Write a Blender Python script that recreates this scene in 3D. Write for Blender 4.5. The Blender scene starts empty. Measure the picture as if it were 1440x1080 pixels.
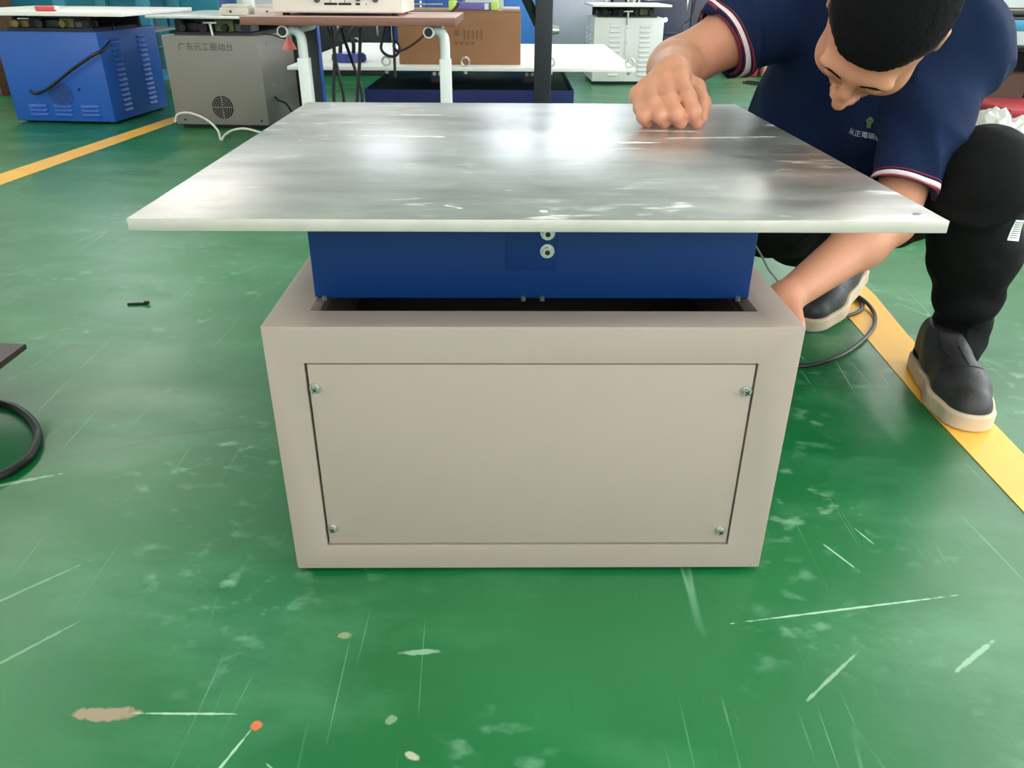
import bpy, bmesh, math, random
import numpy as np
from mathutils import Vector, Matrix, Euler, noise
from mathutils.bvhtree import BVHTree

random.seed(7)
D = bpy.data
SC = bpy.context.scene
COL = SC.collection
PI = math.pi
CH = .67                                    # camera height

# ------------------------------------------------------------------ camera, world, light, exposure
PITCH, ROLL, FPX = .4829, .0072, 1091.7
def setup_camera():
    c, s = math.cos(PITCH), math.sin(PITCH)
    cr, sr = math.cos(ROLL), math.sin(ROLL)
    r, up, fw = Vector((1, 0, 0)), Vector((0, s, c)), Vector((0, c, -s))
    X, Y, Z = r*cr + up*sr, up*cr - r*sr, -fw
    cam = D.cameras.new('camera')
    cam.sensor_width = 36; cam.lens = FPX/1440*36
    cam.clip_start = .02; cam.clip_end = 100
    o = D.objects.new('camera', cam); COL.objects.link(o)
    o.matrix_world = Matrix(((X.x, Y.x, Z.x, 0), (X.y, Y.y, Z.y, 0), (X.z, Y.z, Z.z, CH), (0, 0, 0, 1)))
    SC.camera = o
setup_camera()
SC.view_settings.view_transform = 'Standard'
SC.view_settings.look = 'None'
SC.view_settings.gamma = 1
SC.view_settings.use_curve_mapping = False
SC.view_settings.exposure = -0.08
world = D.worlds.new('world'); SC.world = world
world.use_nodes = True
world.node_tree.nodes['Background'].inputs[0].default_value = (.75, .85, 1, 1)
world.node_tree.nodes['Background'].inputs[1].default_value = .6
LAMP_POWER = 35.0          # emission strength of the ceiling battens
WINDOW_POWER = 4.2
FRONT_WINDOW_POWER = 3.6
SIDE_WINDOW_POWER = 10.0
RX0, RX1, RY0, RY1, RZ = -6.5, 6.5, -5.0, 10.0, 3.7

# ------------------------------------------------------------------ colours and materials
def lin(c):
    out = []
    for v in c[:3]:
        v /= 255.0
        out.append(v/12.92 if v <= .04045 else ((v+.055)/1.055)**2.4)
    return (*out, 1)
MATS = {}
def mat(name, rgb, rough=.5, metal=0.0, var=.0, scale=20, bump=0.0, bscale=60, spec=.5, coat=0, stretch=(1, 1, 1)):
    if name in MATS: return MATS[name]
    m = D.materials.new(name); m.use_nodes = True
    nt = m.node_tree; b = nt.nodes['Principled BSDF']
    b.inputs['Roughness'].default_value = rough
    b.inputs['Metallic'].default_value = metal
    b.inputs['Specular IOR Level'].default_value = spec
    b.inputs['Coat Weight'].default_value = coat
    c = lin(rgb)
    tc = nt.nodes.new('ShaderNodeTexCoord'); mp = nt.nodes.new('ShaderNodeMapping')
    mp.inputs['Scale'].default_value = stretch
    nt.links.new(tc.outputs['Object'], mp.inputs[0])
    n = nt.nodes.new('ShaderNodeTexNoise'); n.inputs['Scale'].default_value = scale
    n.inputs['Detail'].default_value = 4
    nt.links.new(mp.outputs[0], n.inputs['Vector'])
    r = nt.nodes.new('ShaderNodeValToRGB')
    v = max(var, .03)
    r.color_ramp.elements[0].position = .3; r.color_ramp.elements[1].position = .7
    r.color_ramp.elements[0].color = (*[max(0, k*(1-v)) for k in c[:3]], 1)
    r.color_ramp.elements[1].color = (*[min(1, k*(1+v)) for k in c[:3]], 1)
    nt.links.new(n.outputs[0], r.inputs[0]); nt.links.new(r.outputs[0], b.inputs['Base Color'])
    if bump:
        n2 = nt.nodes.new('ShaderNodeTexNoise'); n2.inputs['Scale'].default_value = bscale
        nt.links.new(mp.outputs[0], n2.inputs['Vector'])
        bp = nt.nodes.new('ShaderNodeBump'); bp.inputs['Strength'].default_value = bump
        bp.inputs['Distance'].default_value = .004
        nt.links.new(n2.outputs[0], bp.inputs['Height']); nt.links.new(bp.outputs[0], b.inputs['Normal'])
    MATS[name] = m
    return m
def emit(name, rgb, k):
    m = D.materials.new(name); m.use_nodes = True
    b = m.node_tree.nodes['Principled BSDF']
    b.inputs['Base Color'].default_value = (.8, .8, .8, 1)
    b.inputs['Emission Color'].default_value = lin(rgb)
    b.inputs['Emission Strength'].default_value = k
    MATS[name] = m
    return m

def ND(nt, t, **kw):
    n = nt.nodes.new(t)
    for k, v in kw.items(): setattr(n, k, v)
    return n
def MATH(nt, op, a, b=None, clamp=False):
    n = ND(nt, 'ShaderNodeMath', operation=op); n.use_clamp = clamp
    for i, v in enumerate((a, b)):
        if v is None: continue
        if isinstance(v, (int, float)): n.inputs[i].default_value = v
        else: nt.links.new(v, n.inputs[i])
    return n.outputs[0]
def NOISE(nt, vec, scale, detail=2, dist=0.0, rough=.5):
    n = ND(nt, 'ShaderNodeTexNoise'); n.inputs['Scale'].default_value = scale
    n.inputs['Detail'].default_value = detail; n.inputs['Distortion'].default_value = dist
    n.inputs['Roughness'].default_value = rough
    nt.links.new(vec, n.inputs['Vector']); return n.outputs[0]
def MAPV(nt, vec, loc=(0, 0, 0), rot=0, sc=(1, 1, 1)):
    m = ND(nt, 'ShaderNodeMapping'); m.vector_type = 'POINT'
    m.inputs['Location'].default_value = loc; m.inputs['Rotation'].default_value = (0, 0, rot)
    m.inputs['Scale'].default_value = sc
    nt.links.new(vec, m.inputs[0]); return m.outputs[0]
def RANGE(nt, v, a, b, c=0.0, d=1.0):
    n = ND(nt, 'ShaderNodeMapRange'); n.clamp = True
    for i, k in enumerate((a, b, c, d)): n.inputs[i+1].default_value = k
    nt.links.new(v, n.inputs[0]); return n.outputs[0]
def MIX(nt, f, a, b):
    n = ND(nt, 'ShaderNodeMix', data_type='RGBA')
    if isinstance(f, (int, float)): n.inputs[0].default_value = f
    else: nt.links.new(f, n.inputs[0])
    for i, v in ((6, a), (7, b)):
        if isinstance(v, tuple): n.inputs[i].default_value = v
        else: nt.links.new(v, n.inputs[i])
    return n.outputs[2]
def scratches(nt, vec, rot, sc, seed, width=.012, thr=.56):
    """thin broken lines: iso-lines of a stretched noise, kept in patches"""
    v = MAPV(nt, vec, (seed, seed*.7, 0), rot, sc)
    n = NOISE(nt, v, 1.0, 0.0, .0)
    line = RANGE(nt, MATH(nt, 'ABSOLUTE', MATH(nt, 'SUBTRACT', n, .5)), 0, width, 1, 0)
    keep = RANGE(nt, NOISE(nt, MAPV(nt, vec, (seed*3, 1, 0), 0, (1, 1, 1)), 3.1, 3), thr, thr+.1)
    return MATH(nt, 'MULTIPLY', line, keep)

def floor_material():
    m = D.materials.new('green_epoxy'); m.use_nodes = True
    nt = m.node_tree; b = nt.nodes['Principled BSDF']
    tc = ND(nt, 'ShaderNodeTexCoord'); vec = tc.outputs['Object']
    big = NOISE(nt, vec, 1.3, 5, .1)
    base = MIX(nt, RANGE(nt, big, .35, .65), lin((4, 94, 46)), lin((18, 118, 64)))
    cloud = RANGE(nt, NOISE(nt, MAPV(nt, vec, (3, 1, 0), .5, (1, 2.2, 1)), 2.6, 8, .2, .65), .5, .8, 0, .5)
    base = MIX(nt, cloud, base, lin((92, 160, 116)))
    s = None
    for k, (rot, sc, seed, w, th) in enumerate([(.7, (8, .35, 1), 1.3, .004, .56), (-.5, (6, .3, 1), 4.1, .003, .58),
                                       (1.9, (10, .5, 1), 7.7, .004, .57), (2.6, (14, .9, 1), 9.2, .006, .58), (.1, (5, .25, 1), 12.4, .002, .54)]):
        t = scratches(nt, vec, rot, sc, seed, w, th)
        s = t if s is None else MATH(nt, 'MAXIMUM', s, t)
    scuff = RANGE(nt, NOISE(nt, MAPV(nt, vec, (0, 0, 0), .4, (26, 38, 1)), 1, 5), .56, .72, 0, .6)
    scuffm = MATH(nt, 'MULTIPLY', scuff, RANGE(nt, NOISE(nt, vec, 3.5, 4), .5, .66))
    s = MATH(nt, 'MAXIMUM', MATH(nt, 'MULTIPLY', s, .5), scuffm)
    col = MIX(nt, s, base, lin((150, 200, 168)))
    # shaped marks: x, y, half length, half width, angle, colour, strength
    pink = (168, 140, 118)
    marks = MARKS
    sep = ND(nt, 'ShaderNodeSeparateXYZ'); nt.links.new(vec, sep.inputs[0])
    wob = NOISE(nt, vec, 90, 4)
    for (mx, my, a_, b_, ang, rgb, st) in marks:
        v = MAPV(nt, vec, (-mx, -my, 0)); v = MAPV(nt, v, (0, 0, 0), -ang); v = MAPV(nt, v, (0, 0, 0), 0, (1/a_, 1/b_, 0))
        ln = ND(nt, 'ShaderNodeVectorMath', operation='LENGTH'); nt.links.new(v, ln.inputs[0])
        f = MATH(nt, 'ADD', ln.outputs['Value'], MATH(nt, 'MULTIPLY', MATH(nt, 'SUBTRACT', wob, .5), 1.6))
        f = RANGE(nt, f, .8, 1.15, st, 0)
        col = MIX(nt, f, col, lin(rgb))
    nt.links.new(col, b.inputs['Base Color'])
    rg = RANGE(nt, NOISE(nt, MAPV(nt, vec, (5, 2, 0), .8, (1, 1.6, 1)), 5, 6, .1), .3, .7, .29, .40)
    nt.links.new(MATH(nt, 'ADD', rg, MATH(nt, 'MULTIPLY', s, .2)), b.inputs['Roughness'])
    b.inputs['Specular IOR Level'].default_value = .85
    bp = ND(nt, 'ShaderNodeBump'); bp.inputs['Strength'].default_value = .35; bp.inputs['Distance'].default_value = .004
    hb = MATH(nt, 'ADD', NOISE(nt, vec, 7, 6, .15, .6), MATH(nt, 'MULTIPLY', NOISE(nt, vec, 60, 3), .12))
    nt.links.new(MATH(nt, 'ADD', hb, MATH(nt, 'MULTIPLY', s, -.15)), bp.inputs['Height'])
    nt.links.new(bp.outputs[0], b.inputs['Normal'])
    return m
P_ = (168, 142, 118); W_ = (176, 214, 186)
MARKS = [(-.415, .545, .034, .008, .05, P_, .85), (-.33, .546, .05, .0014, 0.0, W_, .8), (-.255, .532, .006, .005, 0, (214, 110, 62), 1),
         (-.90, .60, .02, .008, .5, W_, .5), (-.74, .95, .06, .004, .4, W_, .5), (-.62, .70, .11, .002, .8, W_, .35), (-.55, .62, .07, .002, .85, W_, .35), (.52, .63, .04, .003, .6, W_, .5), (.35, .60, .05, .002, .7, W_, .5), (.70, .72, .02, .003, 1.4, W_, .6), (.48, .84, .02, .0014, -1.2, W_, .6), (-.62, .56, .014, .006, .9, P_, .8), (-.62, .50, .015, .007, .3, P_, .7), (-.63, .475, .01, .005, .5, P_, .7),
         (-.275, .487, .04, .0016, 1.2, W_, .8), (.405, .702, .13, .0016, .17, W_, .85), (.575, .545, .045, .003, .95, W_, .8),
         (.60, .49, .03, .0016, .9, W_, .6), (.43, .80, .03, .0016, -1.1, W_, .7), (-.19, .655, .007, .005, 0, (150, 160, 120), .8),
         (-.12, .54, .006, .006, 0, (140, 170, 130), .7), (-.095, .50, .008, .004, -.5, (186, 186, 160), .9), (-.10, .63, .02, .004, .1, W_, .5),
         (.10, .42, .03, .006, 0.1, P_, .5), (-.17, .40, .12, .010, .02, (96, 130, 84), .5), (-.19, .46, .05, .0014, -.6, W_, .6),
         (1.02, 1.55, .02, .006, .3, P_, .7), (1.1, 1.9, .03, .008, -.6, W_, .6), (-.52, 1.1, .1, .004, .25, (34, 84, 56), .7), (-.65,1.04,.09,.003,.35,(34,84,56),.6)]

def plate_material():
    m = D.materials.new('scratched_aluminium'); m.use_nodes = True
    nt = m.node_tree; b = nt.nodes['Principled BSDF']
    vec = ND(nt, 'ShaderNodeTexCoord').outputs['Object']
    cl = RANGE(nt, NOISE(nt, MAPV(nt, vec, (0, 0, 0), .1, (1, 2.2, 1)), 4, 6, .2, .6), .3, .7)
    col = MIX(nt, cl, lin((160, 156, 156)), lin((222, 219, 216)))
    s = None
    for rot, sc, seed, w, th in [(.05, (3, 40, 1), 2.2, .006, .56), (.5, (14, 3, 1), 5.1, .004, .58), (-.9, (16, 3, 1), 8.1, .004, .60)]:
        t = scratches(nt, vec, rot, sc, seed, w, th)
        s = t if s is None else MATH(nt, 'MAXIMUM', s, t)
    dust = RANGE(nt, NOISE(nt, MAPV(nt, vec, (0, 0, 0), 0, (22, 70, 1)), 1, 5), .58, .70)
    dust = MATH(nt, 'MULTIPLY', dust, RANGE(nt, NOISE(nt, vec, 5, 4), .46, .62))
    s = MATH(nt, 'MAXIMUM', MATH(nt, 'MULTIPLY', s, .8), MATH(nt, 'MULTIPLY', dust, .7))
    for (mx, my, a_, b_, ang, st) in [(.13, .33, .05, .006, 0, .9), (-.17, .37, .075, .006, -.06, .9), (-.17, .56, .045, .004, 0, .9), (-.03, .53, .02, .006, .3, .8), (.2, .42, .06, .004, 0, .6), (.27, .37, .08, .006, .1, .5)]:
        v = MAPV(nt, vec, (-mx, -my, 0)); v = MAPV(nt, v, (0, 0, 0), -ang); v = MAPV(nt, v, (0, 0, 0), 0, (1/a_, 1/b_, 0))
        ln = ND(nt, 'ShaderNodeVectorMath', operation='LENGTH'); nt.links.new(v, ln.inputs[0])
        f = MATH(nt, 'ADD', ln.outputs['Value'], MATH(nt, 'MULTIPLY', MATH(nt, 'SUBTRACT', NOISE(nt, vec, 60, 4), .5), 2.0))
        s = MATH(nt, 'MAXIMUM', s, RANGE(nt, f, .7, 1.1, st, 0))
    col = MIX(nt, s, col, lin((244, 242, 238)))
    nt.links.new(col, b.inputs['Base Color'])
    nt.links.new(RANGE(nt, MATH(nt, 'SUBTRACT', 1.0, s), 0, 1, 0, .92), b.inputs['Metallic'])
    nt.links.new(MATH(nt, 'ADD', RANGE(nt, cl, 0, 1, .285, .36), MATH(nt, 'MULTIPLY', s, .3)), b.inputs['Roughness'])
    bp = ND(nt, 'ShaderNodeBump'); bp.inputs['Strength'].default_value = .12; bp.inputs['Distance'].default_value = .002
    nt.links.new(NOISE(nt, MAPV(nt, vec, (0, 0, 0), 0, (8, 60, 1)), 1.5, 5), bp.inputs['Height'])
    nt.links.new(bp.outputs[0], b.inputs['Normal'])
    return m

# ------------------------------------------------------------------ mesh helpers
def link(o, parent=None):
    COL.objects.link(o)
    if parent is not None: o.parent = parent
    return o
def mesh_obj(name, verts, faces, m, parent=None, smooth=False, loc=(0, 0, 0), rot=(0, 0, 0)):
    me = D.meshes.new(name); me.from_pydata([tuple(v) for v in verts], [], [tuple(f) for f in faces])
    me.materials.append(m); me.validate(); me.update()
    if smooth: me.shade_smooth()
    o = D.objects.new(name, me); o.location = loc; o.rotation_euler = rot
    return link(o, parent)
def bm_obj(name, bm, m, parent=None, smooth=None, loc=(0, 0, 0), rot=(0, 0, 0)):
    bmesh.ops.recalc_face_normals(bm, faces=bm.faces)
    me = D.meshes.new(name); bm.to_mesh(me); bm.free()
    me.materials.append(m)
    if smooth: me.shade_smooth()
    elif smooth is None: me.set_sharp_from_angle(angle=.6) if hasattr(me, 'set_sharp_from_angle') else None
    if smooth is None:
        me.shade_smooth(); me.set_sharp_from_angle(angle=.6)
    o = D.objects.new(name, me); o.location = loc; o.rotation_euler = rot
    return link(o, parent)
def add_box(bm, x0, x1, y0, y1, z0, z1, bev=0.0, seg=2, mtx=None):
    t = bmesh.new(); bmesh.ops.create_cube(t, size=1)
    for v in t.verts: v.co = Vector(((x0+x1)/2+v.co.x*(x1-x0), (y0+y1)/2+v.co.y*(y1-y0), (z0+z1)/2+v.co.z*(z1-z0)))
    if bev: bmesh.ops.bevel(t, geom=t.edges[:], offset=bev, segments=seg, profile=.5, affect='EDGES')
    if mtx is not None: t.transform(mtx)
    me = D.meshes.new('t'); t.to_mesh(me); t.free(); bm.from_mesh(me); D.meshes.remove(me)
def box(name, x0, x1, y0, y1, z0, z1, m, parent=None, bev=.0015, **kw):
    bm = bmesh.new(); add_box(bm, x0, x1, y0, y1, z0, z1, bev); return bm_obj(name, bm, m, parent, **kw)
def add_cyl(bm, p0, p1, r0, r1=None, n=20, bev=0):
    r1 = r0 if r1 is None else r1
    p0, p1 = Vector(p0), Vector(p1); d = p1-p0
    t = bmesh.new(); bmesh.ops.create_cone(t, cap_ends=True, segments=n, radius1=r0, radius2=r1, depth=d.length)
    if bev:
        es = [e for e in t.edges if all(len(f.verts) == 4 for f in e.link_faces) is False]
        bmesh.ops.bevel(t, geom=es, offset=bev, segments=2, affect='EDGES')
    t.transform(Matrix.Translation((p0+p1)/2) @ d.to_track_quat('Z', 'Y').to_matrix().to_4x4())
    me = D.meshes.new('t'); t.to_mesh(me); t.free(); bm.from_mesh(me); D.meshes.remove(me)
def cyl(name, p0, p1, r0, m, parent=None, r1=None, n=20, bev=0, **kw):
    bm = bmesh.new(); add_cyl(bm, p0, p1, r0, r1, n, bev); return bm_obj(name, bm, m, parent, **kw)
def spline(pts, n=8):
    P = [Vector(p) for p in pts]; P = [P[0]*2-P[1]] + P + [P[-1]*2-P[-2]]
    out = []
    for i in range(1, len(P)-2):
        for k in range(n):
            t = k/n; a, b, c, d = P[i-1], P[i], P[i+1], P[i+2]
            out.append(.5*((2*b)+(c-a)*t+(2*a-5*b+4*c-d)*t*t+(3*b-a-3*c+d)*t**3))
    out.append(P[-2]); return out
def add_tube(bm, pts, r, n=8):
    rings = []; up = Vector((0, 0, 1)); N = len(pts)
    prev = None
    for i, p in enumerate(pts):
        d = (pts[min(i+1, N-1)]-pts[max(i-1, 0)]).normalized()
        s = d.cross(up if prev is None else prev)
        if prev is not None:
            u = (prev - d*prev.dot(d)).normalized()
        else:
            if s.length < .1: s = d.cross(Vector((1, 0, 0)))
            u = s.normalized()
        w = d.cross(u); prev = u
        rr = r[i] if isinstance(r, (list, tuple)) else r
        rings.append([bm.verts.new(p+rr*(u*math.cos(2*PI*k/n)+w*math.sin(2*PI*k/n))) for k in range(n)])
    for a, b in zip(rings, rings[1:]):
        for k in range(n): bm.faces.new((a[k], a[(k+1) % n], b[(k+1) % n], b[k]))
    bm.faces.new(rings[0][::-1]); bm.faces.new(rings[-1])
def tube(name, pts, r, m, parent=None, n=8, sub=8, **kw):
    bm = bmesh.new(); add_tube(bm, spline(pts, sub) if sub else [Vector(p) for p in pts], r, n)
    return bm_obj(name, bm, m, parent, smooth=True, **kw)
def add_torus(bm, c, R, r, axis='Z', n=24, k=8):
    c = Vector(c); g = []
    for i in range(n):
        a = 2*PI*i/n; row = []
        for j in range(k):
            b = 2*PI*j/k; q = Vector(((R+r*math.cos(b))*math.cos(a), (R+r*math.cos(b))*math.sin(a), r*math.sin(b)))
            if axis == 'Y': q = Vector((q.x, q.z, q.y))
            if axis == 'X': q = Vector((q.z, q.x, q.y))
            row.append(bm.verts.new(c+q))
        g.append(row)
    for i in range(n):
        for j in range(k):
            bm.faces.new((g[i][j], g[(i+1) % n][j], g[(i+1) % n][(j+1) % k], g[i][(j+1) % k]))
def prism(name, poly, z0, z1, m, parent=None, bev=0, **kw):
    bm = bmesh.new(); vs = [bm.verts.new((x, y, z0)) for x, y in poly]
    f = bm.faces.new(vs); r = bmesh.ops.extrude_face_region(bm, geom=[f])
    bmesh.ops.translate(bm, vec=(0, 0, z1-z0), verts=[v for v in r['geom'] if isinstance(v, bmesh.types.BMVert)])
    if bev: bmesh.ops.bevel(bm, geom=bm.edges[:], offset=bev, segments=2, affect='EDGES')
    return bm_obj(name, bm, m, parent, **kw)
def tag(o, label=None, cat=None, group=None, kind=None):
    if label: o['label'] = label
    if cat: o['category'] = cat
    if group: o['group'] = group
    if kind: o['kind'] = kind
    return o
def thing(name, label, cat, loc=(0, 0, 0), rz=0, group=None):
    o = D.objects.new(name, None); o.location = loc; o.rotation_euler = (0, 0, rz); o.empty_display_size = .05
    link(o); return tag(o, label, cat, group)
def dup(o, parent, loc=None):
    c = o.copy(); COL.objects.link(c); c.parent = parent
    if loc is not None: c.location = loc
    return c
def text_mesh(body, size, extrude=.0003):
    cu = D.curves.new('lettering', 'FONT'); cu.body = body; cu.size = size; cu.extrude = extrude
    cu.align_x = 'CENTER'; cu.align_y = 'CENTER'; cu.resolution_u = 3
    o = D.objects.new('lettering', cu); COL.objects.link(o)
    dg = bpy.context.evaluated_depsgraph_get(); dg.update()
    me = D.meshes.new_from_object(o.evaluated_get(dg)); D.objects.remove(o); D.curves.remove(cu)
    me.materials.clear()
    return me
def text(name, body, size, m, parent, loc, rot, extrude=.0003):
    me = text_mesh(body, size, extrude); me.materials.append(m)
    o = D.objects.new(name, me); o.location = loc; o.rotation_euler = rot; return link(o, parent)

# ------------------------------------------------------------------ structure
GREY_WALL = mat('wall_paint', (226, 228, 230), .6, var=.04, scale=2)
fl = mesh_obj('floor', [(RX0, RY0, 0), (RX1, RY0, 0), (RX1, RY1, 0), (RX0, RY1, 0)], [(0, 1, 2, 3)], floor_material())
tag(fl, kind='structure')
CEIL = mat('ceiling_paint', (236, 236, 232), .8, scale=2)
tag(box('ceiling', RX0, RX1, RY0, RY1, RZ, RZ+.1, CEIL, bev=0), kind='structure')
tag(box('wall_left', RX0-.1, RX0, RY0, RY1, 0, RZ, GREY_WALL, bev=0), kind='structure')
def pierced_wall(name, openings, z0, z1, ya, yb):
    bm = bmesh.new(); x = RX0
    for a, b in openings:
        add_box(bm, x, a, ya, yb, 0, RZ); add_box(bm, a, b, ya, yb, 0, z0); add_box(bm, a, b, ya, yb, z1, RZ); x = b
    add_box(bm, x, RX1, ya, yb, 0, RZ)
    return tag(bm_obj(name, bm, GREY_WALL), kind='structure')
WIN = [(-5.6, -4.9), (-2.4, -1.5), (-.35, 1.45), (3.9, 4.9)]
pierced_wall('wall_back', WIN, 1.2, 3.3, RY1, RY1+.15)
WINF = [(-5.8, -3.2), (-2.6, -.2), (.4, 2.8), (3.4, 6.0)]
pierced_wall('wall_front', WINF, .9, 3.3, RY0-.15, RY0)
FRAME = mat('window_frame_paint', (190, 192, 196), .4)
PANE = emit('daylit_pane', (232, 240, 250), WINDOW_POWER)
PANE_FRONT = emit('daylit_pane_front', (240, 243, 250), FRONT_WINDOW_POWER)
for i, (a, b) in enumerate(WINF):
    bm = bmesh.new(); y0, y1 = RY0-.08, RY0-.02
    for u, v, w, z in ((a, a+.05, .9, 3.3), (b-.05, b, .9, 3.3), (a+.05, b-.05, .9, .95), (a+.05, b-.05, 3.25, 3.3), ((a+b)/2-.02, (a+b)/2+.02, .95, 3.25)):
        add_box(bm, u, v, y0, y1, w, z)
    w = tag(bm_obj('window_%d' % (i+5), bm, FRAME), kind='structure')
    mesh_obj('pane', [(a+.05, y0+.01, .95), (b-.05, y0+.01, .95), (b-.05, y0+.01, 3.25), (a+.05, y0+.01, 3.25)], [(0, 3, 2, 1)], PANE_FRONT, w)
for i, (a, b) in enumerate(WIN):
    bm = bmesh.new(); y0, y1 = RY1+.02, RY1+.08
    for u, v, w, z in ((a, a+.05, 1.2, 3.3), (b-.05, b, 1.2, 3.3), (a+.05, b-.05, 1.2, 1.25), (a+.05, b-.05, 3.25, 3.3), ((a+b)/2-.02, (a+b)/2+.02, 1.25, 3.25)):
        add_box(bm, u, v, y0, y1, w, z)
    w = tag(bm_obj('window_%d' % (i+1), bm, FRAME), kind='structure')
    mesh_obj('pane', [(a+.05, y0+.03, 1.25), (b-.05, y0+.03, 1.25), (b-.05, y0+.03, 3.25), (a+.05, y0+.03, 3.25)], [(0, 3, 2, 1)], PANE, w)
WINS = [(-3.8, -1.4), (-.6, 1.8), (2.6, 5.0), (5.8, 8.2)]
bm = bmesh.new(); yy = RY0
for a, b in WINS:
    add_box(bm, RX1, RX1+.15, yy, a, 0, RZ); add_box(bm, RX1, RX1+.15, a, b, 0, 1.0); add_box(bm, RX1, RX1+.15, a, b, 3.2, RZ); yy = b
add_box(bm, RX1, RX1+.15, yy, RY1, 0, RZ)
tag(bm_obj('wall_right', bm, GREY_WALL), kind='structure')
PANE_SIDE = emit('daylit_pane_side', (240, 243, 250), SIDE_WINDOW_POWER)
for i, (a, b) in enumerate(WINS):
    bm = bmesh.new(); x0, x1 = RX1+.02, RX1+.08
    for u, v, w, z in ((a, a+.05, 1.0, 3.2), (b-.05, b, 1.0, 3.2), (a+.05, b-.05, 1.0, 1.05), (a+.05, b-.05, 3.15, 3.2), ((a+b)/2-.02, (a+b)/2+.02, 1.05, 3.15)):
        add_box(bm, x0, x1, u, v, w, z)
    w = tag(bm_obj('window_%d' % (i+9), bm, FRAME), kind='structure')
    mesh_obj('pane', [(x0+.03, a+.05, 1.05), (x0+.03, b-.05, 1.05), (x0+.03, b-.05, 3.15), (x0+.03, a+.05, 3.15)], [(0, 3, 2, 1)], PANE_SIDE, w)
# yellow floor tape lines
TAPE = mat('yellow_tape', (250, 188, 76), .38, var=.06, scale=9)
t = prism('trim_1', [(.722, .30), (.795, .30), (.817, 1.046), (.842, 1.52), (.868, 1.75), (.905, 3.6), (.80, 3.6), (.757, 1.72), (.733, 1.234)], .0002, .0014, TAPE); tag(t, kind='structure')
t = prism('trim_2', [(-2.02, 1.4), (-1.90, 1.4), (-1.83, 2.82), (-1.70, 4.5), (-1.79, 4.5), (-1.945, 2.82)], .0002, .0014, TAPE); tag(t, kind='structure')
# ceiling battens
BATTEN = mat('batten_body', (235, 235, 235), .4)
TUBE = emit('batten_tube', (255, 247, 236), LAMP_POWER)
def battens():
    first = None
    rows = {-4.1: 'left', .6: 'middle', 3.6: 'right'}; nth = ('first', 'second', 'third', 'fourth', 'fifth', 'sixth', 'seventh', 'eighth')
    for x in (-4.1, 0.6, 3.6):
        for y in (-4.0, -2.2, -.4, 1.4, 3.2, 5.0, 6.8, 8.6):
            if x == .6 and y > 0: continue
            lb = 'white batten light in the %s ceiling row, %s counted from the front windows' % (rows[x], nth[round((y+4)/1.8)])
            if first is None:
                o = thing('ceiling_batten', lb, 'ceiling light', (x, y, RZ-.12), 0, 'ceiling battens above the workshop')
                a = box('housing', -.09, .09, -.65, .65, .03, .12, BATTEN, o, bev=.004)
                b = box('diffuser', -.07, .07, -.62, .62, .0, .03, TUBE, o, bev=.004)
                first = (o, a, b)
            else:
                o = first[0].copy(); COL.objects.link(o); o['label'] = lb; o.location = (x, y, RZ-.12)
                dup(first[1], o); dup(first[2], o)
battens()

# ------------------------------------------------------------------ the vibration table in front
CAB = mat('taupe_powder_coat', (166, 150, 140), .42, var=.02, scale=3, bump=.03, bscale=400)
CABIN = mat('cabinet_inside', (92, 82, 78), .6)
DARKGAP = mat('black_rubber', (16, 16, 18), .6)
BLUE = mat('deep_blue_enamel', (2, 48, 104), .5, var=.03, scale=4, spec=.3)
ZINC = mat('zinc_plated', (196, 196, 190), .28, metal=.9, var=.08, scale=80)
ALU = plate_material()
ALUEDGE = mat('milled_edge', (196, 190, 180), .5, metal=.3, var=.07, scale=30)
def screw_mesh(r, h, slot=True):
    """pan-head screw with a cross recess and a washer, axis -Y, base at origin"""
    bm = bmesh.new()
    add_cyl(bm, (0, 0, 0), (0, -h*.25, 0), r*1.35, n=20)
    add_cyl(bm, (0, -h*.25, 0), (0, -h, 0), r, r*.82, n=20)
    return bm
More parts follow.
